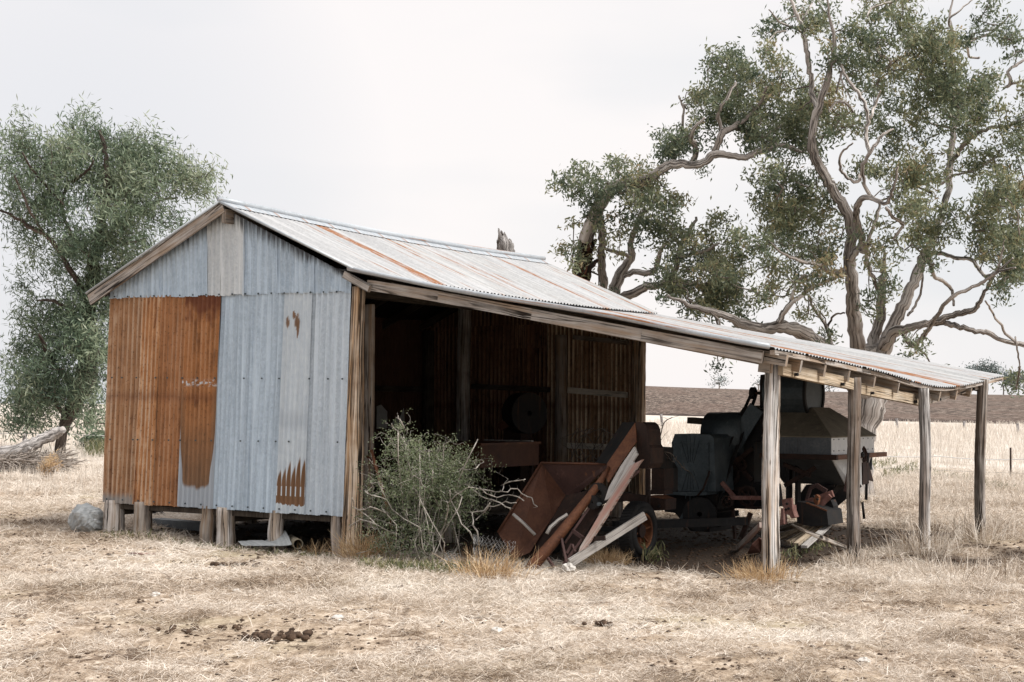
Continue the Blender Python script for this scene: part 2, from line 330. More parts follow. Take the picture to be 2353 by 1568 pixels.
M['boardy'] = mat_wood('tan_board', (.27, .2, .13), (.4, .32, .23), (.5, .43, .34), .4)
M['pink'] = mat_wood('faded_red_board', (.28, .2, .16), (.33, .28, .25), (.41, .375, .345), .3, (.34, .16, .125), 12)
M['rust'] = mat_metal('brown_rust', (.06, .027, .018), (.095, .042, .026), (.13, .06, .036), 5, .62, .15)
M['rusto'] = mat_metal('orange_rust', (.055, .024, .015), (.115, .048, .026), (.19, .085, .043), 5, .55, .2)
M['rustp'] = mat_metal('plum_rust', (.045, .026, .024), (.07, .04, .037), (.09, .05, .044), 5, .65, .1, (.17, .08, .045))
M['rustd'] = mat_metal('dark_rust', (.012, .008, .007), (.026, .015, .012), (.05, .026, .018), 6, .75)
M['rim'] = mat_metal('rim_rust', (.05, .02, .012), (.14, .055, .026), (.28, .125, .06), 9, .7)
M['iron'] = mat_metal('black_iron', (.006, .006, .007), (.013, .013, .0135), (.026, .020, .017), 4, .7, .1, (.07, .032, .018))
M['dgalv'] = mat_metal('dull_dark_zinc', (.036, .048, .056), (.06, .076, .086), (.09, .108, .118), 5, .5, .4)
M['lgalv'] = mat_metal('pale_zinc', (.46, .48, .50), (.56, .58, .59), (.64, .65, .65), 3, .5, .15)
M['dust'] = mat_metal('dusty_tin', (.10, .088, .065), (.16, .14, .105), (.21, .185, .14), 4, .8)
M['rubber'] = mat_metal('old_rubber', (.008, .008, .009), (.016, .016, .017), (.03, .029, .028), 8, .75)
M['redbr'] = mat_metal('faded_red_iron', (.10, .045, .036), (.19, .095, .08), (.28, .17, .15), 8, .75)
M['gum'] = mat_bark('gum_bark', (.12, .098, .085), (.37, .335, .31), (.62, .59, .565), .6)
M['gumd'] = mat_bark('gum_bark_dark', (.04, .028, .022), (.13, .095, .075), (.27, .22, .19), .7)
M['gumtw'] = mat_bark('gum_twig', (.10, .08, .066), (.22, .185, .16), (.36, .32, .29), 2.)
M['pep'] = mat_bark('dark_bark', (.03, .022, .018), (.07, .052, .043), (.12, .095, .08), .8)
M['char'] = mat_bark('charred_bark', (.004, .004, .004), (.02, .013, .010), (.16, .055, .022), 1.2)
M['dead'] = mat_bark('grey_dead_wood', (.10, .09, .085), (.28, .26, .25), (.46, .44, .43), 1.4)
M['log'] = mat_bark('bleached_log', (.30, .27, .25), (.52, .49, .47), (.66, .63, .61), 1.)
M['brush'] = mat_bark('brush_sticks', (.22, .18, .15), (.38, .33, .29), (.52, .47, .43), 3.)
M['lgum'] = mat_leaf('gum_leaves', (.0, (.05, .075, .05)), (.3, (.11, .145, .095)), (.6, (.19, .215, .13)), (.85, (.30, .29, .16)), (1., (.36, .28, .17)), tr=.45, rough=.38)
M['lpep'] = mat_leaf('feathery_leaves', (.0, (.03, .055, .035)), (.4, (.10, .145, .09)), (.75, (.21, .255, .165)), (1., (.33, .36, .26)), tr=.3)
M['lshr'] = mat_leaf('thorn_bush_leaves', (.0, (.075, .105, .055)), (.5, (.155, .195, .105)), (1., (.29, .32, .19)))
M['ldist'] = mat_leaf('hazed_far_leaves', (.0, (.11, .145, .14)), (1., (.19, .23, .22)), tr=.2)  # haze of distance put into a paler, bluer leaf colour
M['twig'] = mat_bark('thorn_twigs', (.30, .27, .23), (.52, .48, .43), (.68, .64, .59), 4.)
M['straw'] = mat_leaf('dry_straw', (.0, (.10, .066, .04)), (.19, (.30, .225, .155)), (.45, (.55, .47, .39)), (.75, (.71, .64, .56)), (1., (.80, .745, .675)), tr=.25, rough=.6)
M['strawo'] = mat_leaf('golden_straw', (.0, (.24, .13, .055)), (.5, (.52, .36, .195)), (1., (.74, .58, .38)), tr=.25, rough=.6)
M['stub'] = mat_leaf('stubble_straw', (.0, (.37, .305, .245)), (.5, (.60, .535, .465)), (1., (.75, .70, .635)), tr=.25, rough=.6)
M['weed'] = mat_leaf('green_weeds', (.0, (.06, .075, .03)), (.5, (.15, .16, .075)), (1., (.30, .27, .15)))
M['wire'] = mat_metal('fence_wire', (.16, .16, .16), (.25, .25, .25), (.33, .33, .33), 9, .5, .4)
M['white'] = mat_metal('white_tape', (.62, .61, .60), (.70, .69, .68), (.76, .75, .74), 9, .6, 0.)
M['stone'] = mat_metal('pale_stone', (.40, .37, .34), (.52, .50, .47), (.62, .60, .57), 16, .9, 0.)
M['tin'] = mat_galv('crumpled_tin', (.28, .30, .31), (.38, .395, .40), .2, .3)
M['dung'] = mat_metal('dung_crust', (.022, .014, .010), (.06, .038, .025), (.12, .08, .055), 20, .95, 0.)
# ------------------------------------------------------------------ world, sun, camera
SUN_EL, SUN_AZ = math.radians(48), math.radians(119)   # azimuth from +Y towards +X
w = bpy.data.worlds.new('World'); S.world = w; w.use_nodes = True; t = w.node_tree; t.nodes.clear()
def wn(ty, **k):
    x = t.nodes.new(ty)
    for a, b in k.items(): setattr(x, a, b)
    return x
sky = wn('ShaderNodeTexSky', sky_type='NISHITA', sun_disc=False, sun_elevation=SUN_EL, sun_rotation=SUN_AZ, air_density=1.2, dust_density=3.)
b1 = wn('ShaderNodeBackground'); b1.inputs[1].default_value = .09; t.links.new(sky.outputs[0], b1.inputs[0])
tc = wn('ShaderNodeTexCoord'); mp = wn('ShaderNodeMapping'); mp.inputs['Scale'].default_value = (1, 1, 3.2); mp.inputs['Location'].default_value = (.35, .1, .2)
t.links.new(tc.outputs['Generated'], mp.inputs[0])
nz = wn('ShaderNodeTexNoise'); nz.inputs['Scale'].default_value = 2.1; nz.inputs['Detail'].default_value = 4; nz.inputs['Roughness'].default_value = .45; t.links.new(mp.outputs[0], nz.inputs['Vector'])
cr = wn('ShaderNodeValToRGB'); e = cr.color_ramp.elements; e[0].position = .38; e[0].color = (.62, .625, .64, 1); e[1].position = .55; e[1].color = (.735, .703, .694, 1)
t.links.new(nz.outputs[0], cr.inputs[0])
# one darker rain cloud low on the left
dv = ray(150, 430).normalized(); vm = wn('ShaderNodeVectorMath', operation='DOT_PRODUCT'); vm.inputs[1].default_value = dv; t.links.new(tc.outputs['Generated'], vm.inputs[0])
mr = wn('ShaderNodeMapRange'); mr.inputs[1].default_value = .978; mr.inputs[2].default_value = 1.; mr.inputs[3].default_value = 0.; mr.inputs[4].default_value = .75; t.links.new(vm.outputs['Value'], mr.inputs[0])
mx = wn('ShaderNodeMix', data_type='RGBA'); t.links.new(mr.outputs[0], mx.inputs[0]); t.links.new(cr.outputs[0], mx.inputs[6]); mx.inputs[7].default_value = (.56, .572, .605, 1)
b2 = wn('ShaderNodeBackground'); t.links.new(mx.outputs[2], b2.inputs[0]); b2.inputs[1].default_value = 1.
ms = wn('ShaderNodeMixShader'); ms.inputs[0].default_value = .93; t.links.new(b1.outputs[0], ms.inputs[1]); t.links.new(b2.outputs[0], ms.inputs[2])
wo = wn('ShaderNodeOutputWorld'); t.links.new(ms.outputs[0], wo.inputs[0])
sl = bpy.data.lights.new('sun', 'SUN'); sl.energy = 3.7; sl.angle = math.radians(24); sl.color = (1, .96, .91)
so = bpy.data.objects.new('sun', sl); COL.objects.link(so)
sd = Vector((math.sin(SUN_AZ)*math.cos(SUN_EL), math.cos(SUN_AZ)*math.cos(SUN_EL), math.sin(SUN_EL)))
so.rotation_euler = sd.to_track_quat('Z', 'Y').to_euler(); so.location = (20, 5, 30)
cd = bpy.data.cameras.new('camera'); cd.sensor_width = 36; cd.lens = F/2353*36; cd.clip_end = 9000; cd.clip_start = .1
co = bpy.data.objects.new('camera', cd); COL.objects.link(co)
R0 = Vector((1, 0, 0)); U0 = Vector((0, -math.sin(PITCH), math.cos(PITCH))); cr_, sr_ = math.cos(ROLL), math.sin(ROLL)
rx = R0*cr_ + U0*sr_; uy = U0*cr_ - R0*sr_; zz = rx.cross(uy)
mw = Matrix((rx, uy, zz)).transposed().to_4x4(); mw.translation = CAM; co.matrix_world = mw; S.camera = co
S.view_settings.view_transform = 'Standard'; S.view_settings.look = 'None'; S.view_settings.exposure = .50; S.view_settings.gamma = 1
S.cycles.max_bounces = 6; S.cycles.diffuse_bounces = 3; S.cycles.transparent_max_bounces = 4
# ================================================================== THE SHED
shed = thing('farm_shed', 'old gabled tin shed with rusty and grey walls and a sagging open lean-to', 'shed', L(0, 0, 0))
def csheet(mb, bl, br, tr, tl, n, along='v', pitch=.076, amp=.0115, rows=16, rag=.0, bulge=.0, vals=None):
    """corrugated sheet between four corners; waves run across bl->br, ribs run bl->tl"""
    bl, br, tr, tl = (Vector(p) for p in (bl, br, tr, tl)); n = Vector(n).normalized()
    wd = (br-bl).length; ht = (tl-bl).length; nw = max(1, round(wd/pitch)); nx = nw*6; k = random.randint(0, 260)*.076; base = len(mb.v)
    dp = [random.uniform(-1, 1) for _ in range(6)]; jag = [random.uniform(-1, 1) for _ in range(nx+1)]
    for j in range(rows+1):
        for i in range(nx+1):
            s, q = i/nx, j/rows; p = (bl*(1-s)+br*s)*(1-q) + (tl*(1-s)+tr*s)*q
            h = amp*math.cos(2*math.pi*nw*s) + bulge*(math.sin(3*s+dp[0]*3)*math.sin(5*q+dp[1]*3) + .5*math.sin(9*s+dp[2]*3)*math.sin(11*q+dp[3]*3))
            p = p + n*h
            if j == 0 and rag: p = p + (tl-bl).normalized()*rag*(.5*jag[i] + jag[(i//9)*9])
            mb.v.append(p)
    for j in range(rows):
        for i in range(nx):
            a = base+j*(nx+1)+i; c = [(i, j), (i+1, j), (i+1, j+1), (i, j+1)]
            mb.face([a, a+1, a+nx+2, a+nx+1], [(k+x/nx*nw*.076, k+y/rows*ht) for x, y in c], [(x/nx, y/rows) for x, y in c])
NF = -B                                                  # outward normal of the front wall
# --- front wall, sheets measured at their four corners on the photograph and laid in the wall plane
def wall(x0b, x1b, x1t, x0t, yb0, yb1, yt0, yt1, m, off=0., name='wall_sheet', label=None, **k):
    mb = MB(); d = NF*off
    csheet(mb, onB(x0b, yb0, 0)+d, onB(x1b, yb1, 0)+d, onB(x1t, yt1, 0)+d, onB(x0t, yt0, 0)+d, NF, **k)
    o = mb.build(name, m, shed, True)
    if label: o['label'] = label
    return o
yb = lambda x: 1155 + (x-237)*.0579
yt = lambda x: 688 - (x-255)*.0225
lower = [(237, 309, 333, 254, 'r1', .000, 'rusty wall sheet, leftmost'), (307, 354, 375, 332, 'r2', .012, 'brightest orange rust wall sheet'), (352, 413, 431, 374, 'r3', .006, None), (411, 492, 512, 430, 'r4', .014, 'rusty wall sheet with bare grey metal at its foot'),
         (490, 570, 585, 511, 'galv', .002, None), (566, 638, 659, 582, 'galv', .010, None), (637, 703, 722, 658, 'patch', .018, 'grey wall sheet with brown rust tongues at its foot'), (700, 790, 809, 718, 'galv2', .006, None)]
for x0, x1, x1t, x0t, m, off, lb in lower:
    wall(x0, x1, x1t, x0t, yb(x0), yb(x1), yt(x0t)-6, yt(x1t)-6, M[m], off, label=lb, rag=.006, bulge=.007, rows=26)
# gable: top edge follows the left and right rakes
def rake(x): return 480 + (512-x)*.669 if x < 512 else 474 + (x-515)*.540
ybg = lambda x: 687 - (x-255)*.027
gx = [(257, 372, 'gable'), (370, 482, 'gable'), (481, 512, 'gable2'), (512, 566, 'gable2'), (563, 642, 'gable'), (639, 727, 'gable'), (724, 811, 'gable')]
for i, (x0, x1, m) in enumerate(gx):
    wall(x0, x1, x1, x0, ybg(x0), ybg(x1), rake(x0)+3, rake(x1)+3, M[m], .022+.004*(i % 2), 'gable_sheet', rag=.011, bulge=.006, rows=14)
# roofing screws on the front wall: one part
mb = MB()
for row, xs in ((lambda x: yt(x)+13-18, range(268, 800, 30)), (lambda x: 868+(x-260)*.006, [262, 285, 318, 362, 389, 423, 458, 498, 565, 606, 646, 715, 758, 791]), (lambda x: 1010+(x-260)*.012, [258, 310, 321, 355, 392, 418, 454, 490, 557, 598, 638, 668, 780]), (lambda x: yb(x)-9, range(250, 785, 36))):
    for x in xs: p = onB(x, row(x), 0) + NF*.034; mb.disc(p, NF, 0., .011, .01, 6)
sc = mb.build('roofing_screws', M['dgalv'], shed); sc['kind'] = 'stuff'
# --- hidden rear and side walls (their inside faces show through the open side)
LB = 6.62
def back(a0, a1, m, **k):
    mb = MB(); csheet(mb, L(a0, LB, .28), L(a1, LB, .28), L(a1, LB, 2.86), L(a0, LB, 2.86), NF, rows=8, bulge=.004); o = mb.build('back_wall_sheet', m, shed, True)
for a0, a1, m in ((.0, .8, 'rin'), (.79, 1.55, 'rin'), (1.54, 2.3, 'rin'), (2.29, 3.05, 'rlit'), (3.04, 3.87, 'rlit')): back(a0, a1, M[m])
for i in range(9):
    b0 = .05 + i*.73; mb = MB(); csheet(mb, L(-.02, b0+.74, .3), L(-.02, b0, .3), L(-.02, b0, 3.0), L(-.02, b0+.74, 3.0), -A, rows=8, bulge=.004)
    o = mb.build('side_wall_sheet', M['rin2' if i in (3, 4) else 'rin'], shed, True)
# rear gable
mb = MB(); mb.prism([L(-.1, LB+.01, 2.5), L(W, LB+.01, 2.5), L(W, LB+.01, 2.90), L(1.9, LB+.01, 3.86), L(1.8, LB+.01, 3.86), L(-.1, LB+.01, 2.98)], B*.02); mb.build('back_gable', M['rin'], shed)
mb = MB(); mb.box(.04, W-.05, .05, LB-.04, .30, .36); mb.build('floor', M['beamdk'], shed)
for P_ in ([(866, 986), (866, 934), (876, 930), (890, 946), (890, 984)], [(893, 985), (905, 966), (920, 958), (928, 938), (931, 986)]):
    mb = MB(); mb.prism([onA(x, y, .02) for x, y in P_], -A*.006); mb.build('tin_patch', M['lgalv'], shed)
# wall rails and inner posts
def rail(p, q, w, h, m, name='wall_rail'):
    mb = MB(); mb.beam(p, q, w, h); return mb.build(name, m, shed)
rail(onB(1306, 897, LB-.06), onB(1441, 908, LB-.06), .05, .085, M['pale']); rail(onB(1300, 1024, LB-.06), onB(1441, 1029, LB-.06), .05, .085, M['pale'])
rail(onB(1318, 775, LB-.06), onB(1442, 788, LB-.06), .05, .07, M['beam'])
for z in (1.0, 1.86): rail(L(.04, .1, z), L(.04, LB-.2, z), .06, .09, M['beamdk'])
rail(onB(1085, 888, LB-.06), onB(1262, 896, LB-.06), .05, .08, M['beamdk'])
def npost(base, top, r0, r1, m, name='post', seg=20, rings=34, wob=.065, bend=.010):
    base, top = Vector(base), Vector(top); pts = []; rr = []; a1, a2, f1 = random.uniform(-1, 1), random.uniform(-1, 1), random.uniform(2, 4)
    for i in range(rings+1):
        s = i/rings; p = base.lerp(top, s) + A*(bend*math.sin(f1*s*2+a1*3)*(1-s*.3)) + B*(bend*math.sin(f1*s*1.7+a2*4)); pts.append(p); rr.append((r0*(1-s)+r1*s)*(1+random.uniform(-.028, .028)) )
    mb = MB(); mb.tube(pts, rr, seg, wob); o = mb.build(name, m, shed, True); return o
def standing(u, v, vt, ut, r0, r1, m, **k):               # a post whose foot stands on the ground at pixel (u, v)
    g = G(u, v); d = g.y; t = CAM + ray(ut, vt)*(d/ray(ut, vt).y); return npost(g - UP*.1, t, r0*px(d), r1*px(d), m, **k)
standing(806, 1268, 660, 826, 24, 14.5, M['postb'])       # front corner of the closed part
standing(1771, 1328, 838, 1775, 21.5, 18.5, M['post'])    # lean-to posts, front to rear
standing(1960, 1295, 868, 1963, 15, 14.5, M['postd'])
standing(2127, 1265, 893, 2123, 13, 12.5, M['postg'])
standing(2250, 1230, 872, 2258, 12, 12.5, M['postd'])
npost(onB(1062, 1015, 6.3)*1 - UP*1., onB(1068, 690, 6.3), 18*px(22), 16*px(22), M['postg'])
npost(onB(1288, 1060, LB-.12) - UP*.9, onB(1290, 770, LB-.12), .10, .09, M['beam'])
npost(L(W-.02, LB-.03, -.1), L(W+.01, LB-.03, 2.78), .115, .10, M['postb'])
npost(L(.1, LB-.1, -.1), L(.1, LB-.1, 2.8), .1, .09, M['beamdk'])
mb = MB(); mb.beam(onB(848, 1150, .32)-UP*.3, onB(850, 700, .32), .095, .06, up=B); mb.build('stud', M['beam'], shed)
# stumps
for u, v, r, m in ((262, 1226, 24, 'stump'), (328, 1227, 22, 'beam'), (478, 1241, 17, 'beam'), (518, 1252, 22, 'stump'), (635, 1246, 18, 'stump'), (773, 1267, 13, 'stump')):
    g = onB(u, v, .06); t = Vector((g.x, g.y, .40)); rr = r*px(g.y)
    npost(g - UP*.08, t, rr*1.04, rr*.94, M[m], 'stump', 16, 10, .05, .008)
for a in (.3, 2.0, 3.6):
    for b in (2.2, 4.4, 6.4): npost(L(a, b, -.08), L(a, b, .33), .13, .12, M['beam'], 'stump', 12, 5, .05, .005)
mb = MB()
for a in (.12, 2.0, 3.7): mb.beam(L(a, .1, .27), L(a, LB-.1, .27), .09, .09)
o = mb.build('floor_bearer', M['beamdk'], shed)
# --- main roof
F0, F1 = -.16, 6.98
_r, _e, _l = loc(onB(507, 460, F0)), loc(onB(808, 619, F0)), loc(onB(203, 675, F0))
RA, RZ = _r[0], _r[2]-.05; ER, EZ = _e[0]+.02, _e[2]-.01; EL, ELZ = _l[0], _l[2]-.01
def sag(b): return -.05*math.sin(math.pi*min(1, max(0, b/7))) - .012*b
NR = Vector((A*(RZ-EZ) + UP*(ER-RA))).normalized(); NL = Vector((-A*(RZ-ELZ) + UP*(RA-EL))).normalized()
def roofm(i): return M['roof'][[0, 1, 4, 1, 2, 1, 2, 3, 1, 2][i % 10]]
n = 10; wd = (F1-F0)/n
for i in range(n):
    b0, b1_ = F0+i*wd, F0+(i+1)*wd; up_ = UP*.0
    mb = MB(); csheet(mb, L(ER, b0, EZ+sag(b0))+up_, L(ER, b1_, EZ+sag(b1_))+up_, L(RA, b1_, RZ+sag(b1_))+up_, L(RA, b0, RZ+sag(b0))+up_, NR, rows=8, bulge=.0, rag=.004)
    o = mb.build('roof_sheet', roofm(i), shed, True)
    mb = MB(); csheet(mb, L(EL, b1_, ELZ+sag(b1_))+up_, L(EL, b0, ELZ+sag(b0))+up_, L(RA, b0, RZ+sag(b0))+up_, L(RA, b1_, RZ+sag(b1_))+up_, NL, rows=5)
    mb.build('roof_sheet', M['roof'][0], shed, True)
mb = MB()
pts = [L(RA, F0-.03+(F1-F0+.0)*i/14, RZ+.055+sag(F0+(F1-F0)*i/14)) for i in range(15)]; mb.tube(pts, .035, 8)
for sgn, dz in ((1, (RZ-EZ)/(ER-RA)), (-1, (RZ-ELZ)/(RA-EL))):
    for i in range(14):
        b0, b1_ = F0-.03+(F1-F0)*i/14, F0-.03+(F1-F0)*(i+1)/14
        mb.quad(L(RA+sgn*.01, b0, RZ+.035+sag(b0)), L(RA+sgn*.01, b1_, RZ+.035+sag(b1_)), L(RA+sgn*.12, b1_, RZ+.018-.12*dz+sag(b1_)), L(RA+sgn*.12, b0, RZ+.018-.12*dz+sag(b0)))
mb.build('ridge_cap', M['flash'], shed, True)
# barge board on the left rake, flashing on both rakes, ridge beam end
mb = MB(); mb.beam(onB(206, 690, -.155), onB(514, 475, -.155), .03, .135, up=NL); mb.build('barge_board', M['barge'], shed)
mb = MB(); mb.tube([L(EL-.02, F0-.02, ELZ+.012), L(RA, F0-.02, RZ+.03)], .016, 8); mb.build('rake_flashing', M['flash'], shed, True)
mb = MB(); mb.tube([L(RA, F0-.02, RZ+.03), L(ER+.02, F0-.02, EZ+.012)], .016, 8); mb.build('rake_flashing', M['flash'], shed, True)
mb = MB(); mb.beam(L(RA+.05, F0+.0, RZ-.14), L(RA+.05, LB, RZ-.22), .06, .16); mb.build('ridge_beam', M['beam'], shed)
mb = MB(); mb.beam(onB(792, 631, -.12), onB(850, 664, -.12), .05, .08, up=NR); mb.build('rafter', M['barge'], shed)
for b in np.arange(.75, 6.9, .95):
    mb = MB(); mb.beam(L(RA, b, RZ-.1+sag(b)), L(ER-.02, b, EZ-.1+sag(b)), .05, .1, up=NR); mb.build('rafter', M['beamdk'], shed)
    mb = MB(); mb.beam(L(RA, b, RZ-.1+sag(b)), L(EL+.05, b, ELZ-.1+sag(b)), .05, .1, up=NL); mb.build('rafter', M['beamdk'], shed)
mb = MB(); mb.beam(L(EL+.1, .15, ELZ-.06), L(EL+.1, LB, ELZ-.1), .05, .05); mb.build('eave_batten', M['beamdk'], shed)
# timber plates on top of the wall posts
mb = MB(); mb.beam(L(W, .0, 2.86), L(W, LB, 2.82), .09, .12); mb.build('wall_plate', M['beamdk'], shed)
# --- lean-to roof
EA = 8.97
def ez(b):                                              # sagging eave line
    xs = [-.3, .0, 1.2, 2.86, 4.0, 4.81, 5.8, 7.6]; zs = [2.15, 2.14, 2.085, 1.985, 1.885, 1.855, 1.91, 2.06]
    return float(np.interp(b, xs, zs))
JA = 3.74
def lz(a, b, d=0.):                                     # height of the lean-to roof
    s = (a-JA)/(EA-JA); z0 = EZ+sag(b)+.022; e = ez(b) if s > 0 else 2.1
    sm = sum(ez(b+q) for q in (-.4, -.2, 0, .2, .4))/5
    return z0*(1-s) + sm*s - .05*math.sin(math.pi*s)*0 + d
NLn = Vector((A*(EZ-2.1) + UP*(EA-ER))).normalized()
n = 10; l0, l1 = -.14, 7.45; wd = (l1-l0)/n
for i in range(n):
    b0, b1_ = l0+i*wd, l0+(i+1)*wd; mb = MB(); base = 0; nx = 60; rows = 16; k = random.uniform(0, 20); tw = wd; lift = 0.
    jag = random.uniform(-.03, .03)
    for j in range(rows+1):
        for q in range(nx+1):
            s = j/rows; b = b0+(b1_-b0)*q/nx; a = EA+jag-(EA+jag-JA)*s
            h = .0095*math.cos(2*math.pi*10*q/nx) + lift + (.022*math.sin(math.pi*min(1, s*1.6))*max(0, q/nx-.6)/.4 if i in (5, 8) else 0) + .004*math.sin(7*s)
            mb.v.append(L(a, b, lz(a, b)) + NLn*h)
    for j in range(rows):
        for q in range(nx):
            a = j*(nx+1)+q; c = [(q, j), (q+1, j), (q+1, j+1), (q, j+1)]
            mb.face([a, a+1, a+nx+2, a+nx+1], [(k+x/nx*tw, k+y/rows*5.2) for x, y in c], [(x/nx, y/rows) for x, y in c])
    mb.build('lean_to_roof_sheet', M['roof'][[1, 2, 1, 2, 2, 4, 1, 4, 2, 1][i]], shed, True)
# rolled flashing along the front edge, sheltering the long barge beam
mb = MB(); mb.tube([L(ER-.06, -.17, EZ+.02)] + [L(a, -.17, lz(a, -.1)+.022+.012*math.sin(a*2)) for a in np.linspace(ER+.15, EA-.05, 18)], .027, 10, .03); mb.build('roll_flashing', M['flash'], shed, True)
bb = [(846, 655), (1008, 682), (1224, 723), (1476, 770), (1752, 821)]
mb = MB()
for (x0, y0), (x1, y1) in zip(bb, bb[1:]): mb.beam(onB(x0, y0, -.08), onB(x1+1.5, y1, -.08), .05, .115)
mb.build('barge_beam', M['barge'], shed)
mb = MB(); mb.beam(onB(1742, 817, .02), onB(1808, 829, .02), .05, .11); mb.build('barge_beam', M['beam'], shed)
mb = MB(); mb.beam(onB(1747, 843, .2), onB(1772, 846, .2), .09, .10); mb.build('packing_block', M['beam'], shed)
# eave plate carried by the posts, rafters, eave batten
pp = [(1792, 848), (1955, 883)], [(1969, 892), (2122, 923)], [(2130, 918), (2250, 882)]
for (x0, y0), (x1, y1) in pp:
    mb = MB(); p, q = onA(x0, y0, 8.80), onA(x1, y1, 8.86); mb.beam(p, q, .07, .115); mb.build('eave_plate', M['boardy'] if y1 > y0 else M['beam'], shed)
    for s in (.15, .8): mb = MB(); mb.disc(p.lerp(q, s)+A*.045-UP*.03, A, 0, .018, .05, 6); mb.build('bolt', M['iron'], shed)
for b in (.55, 1.15, 1.8, 2.55, 3.3, 4.05, 4.75, 5.4, 6.0, 6.7):
    mb = MB(); mb.beam(L(4.0, b, lz(4., b)-.10), L(8.93, b, lz(8.93, b)-.125), .045, .115); mb.build('lean_to_rafter', M['beam'], shed)
for a in (5.2, 6.5, 7.7):
    mb = MB(); P = [L(a, b, lz(a, b)-.028) for b in np.linspace(-.05, 7.3, 9)]
    for p, q in zip(P, P[1:]): mb.beam(p, q, .06, .03)
    mb.build('roof_batten', M['beamdk'], shed)
mb = MB(); P = [L(8.92, b, lz(8.92, b)-.040) for b in np.linspace(-.1, 7.4, 19)]
for p, q in zip(P, P[1:]): mb.beam(p, q, .05, .042)
mb.build('eave_batten', M['barge'], shed)
# ================================================================== MACHINERY AND JUNK
z8 = lambda x, y: (1177.7+.24916*x, 947.9+.24916*y)
z6 = lambda x, y: (1436.2+.26013*x, 833+.26013*y)
z5 = lambda x, y: (1694.7+.18319*x, 1080+.18319*y)
z4 = lambda x, y: (792.8+.30775*x, 919.1+.30775*y)
def part(name, m, parent, fn, smooth=False, label=None):
    mb = MB(); fn(mb); o = mb.build(name, m, parent, smooth)
    if label: o['label'] = label
    return o
def plate(name, m, parent, pts, b, th, conv, **k):        # flat plate standing parallel to the gable at depth b
    return part(name, m, parent, lambda mb: mb.prism([onB(*conv(*p), b) for p in pts], B*th), **k)
def bar(name, m, parent, p, q, w, h, **k): return part(name, m, parent, lambda mb: mb.beam(p, q, w, h), **k)
def rod(name, m, parent, pts, r, seg=6, **k): return part(name, m, parent, lambda mb: mb.tube(pts, r, seg), smooth=True, **k)
# ---------------- rusty elevator with its loading hopper, leaning up beside the closed part
def E(x, y, d=0.):
    u, v = z8(x, y); return onB(u, v, -.40 + (1312-v)/337*.95 + d)
el = thing('grain_elevator', 'long rusty grain elevator leaning right with an open brown hopper at its side', 'elevator', G(1220, 1312))
part('hopper', M['rust'], el, lambda mb: mb.prism([onB(1243.7, 1063.7, .55), onB(1299, 1137.6, .75), onB(1268, 1190, .5), onB(1217.5, 1270, .15), onB(1180.6, 1285.3, .02), onB(1143.6, 1223.8, .12)], B*.012), label='flat brown rusty side of the hopper')
part('hopper_back', M['rustp'], el, lambda mb: mb.prism([onB(1243.7, 1063.7, .55), onB(1392, 1066.5, .50), onB(1397, 1069, .5), onB(1396, 1074, .5), onB(1322, 1139.5, .74), onB(1299, 1137.6, .75)], B*.012))
part('hopper_rim', M['rust'], el, lambda mb: (mb.tube([onB(1243.7, 1063.7, .54), onB(1392, 1066.5, .49)], .012, 8), mb.tube([onB(1243.7, 1063.7, .54), onB(1143.6, 1223.8, .11)], .012, 8)), smooth=True)
part('hopper_shade_panel', M['rustd'], el, lambda mb: mb.prism([E(495, 765, .55), E(690, 720, .5), E(560, 960, .5), E(190, 1400, .45), E(118, 1288, .5), E(300, 1080, .55)], B*.02))  # dark panel standing in for the shade inside the hopper
tp = [(140, 1478, .062), (200, 1400, .068), (300, 1285, .064), (400, 1170, .060), (500, 1045, .056), (600, 918, .052), (700, 790, .046), (790, 665, .038), (850, 570, .028), (888, 500, .012)]
part('trough_lip', M['rusto'], el, lambda mb: mb.tube([E(x, y, -.02) for x, y, r in tp], [r*.92 for x, y, r in tp], 16), smooth=True, label='rounded rusty brown lip of the elevator trough')
part('trough_side', M['rusto'], el, lambda mb: mb.prism([E(1132, 92), E(1142, 268), E(1000, 470), E(882, 648), E(860, 590), E(872, 470)], B*.015))
part('trough_back', M['iron'], el, lambda mb: mb.prism([E(1012, 92, .25), E(1132, 90, .05), E(868, 472, .05), E(762, 468, .25)], B*.015))
plate('head_plate', M['rustd'], el, [(1137, 90), (1195, 92), (1225, 115), (1243, 160), (1253, 300), (1275, 330), (1270, 470), (1240, 520), (1190, 520), (1118, 490), (1150, 385), (1140, 270)], .53, .28, z8)
part('plank_side', M['board'], el, lambda mb: mb.prism([E(1120, 318, -.03), E(1150, 390, -.03), E(1110, 450, -.03), E(1135, 500, -.03), E(882, 800, -.03), E(848, 812, -.03), E(888, 690, -.03), E(1000, 490, -.03)], B*.03, grain=E(1120, 318)-E(848, 812)), label='grey weathered plank along the elevator')
part('plank_edge', M['pink'], el, lambda mb: mb.prism([E(1195, 436, -.05), E(1168, 468, -.05), E(905, 895, -.05), E(740, 1150, -.05), E(660, 1260, -.05), E(606, 1292, -.05), E(625, 1235, -.05), E(690, 1130, -.05), E(830, 890, -.05), E(1085, 490, -.05)], B*.045, grain=E(1168, 468)-E(625, 1260)), label='plank edge with flaking red paint')
part('boot_plate', M['rustd'], el, lambda mb: mb.prism([E(705, 870, .12), E(838, 855, .12), E(640, 1165, .12), E(540, 1370, .12), E(470, 1380, .12), E(480, 1200, .12)], B*.02))
part('shaft', M['rustp'], el, lambda mb: mb.tube([E(703, 885), E(485, 1205)], .013, 8), smooth=True)
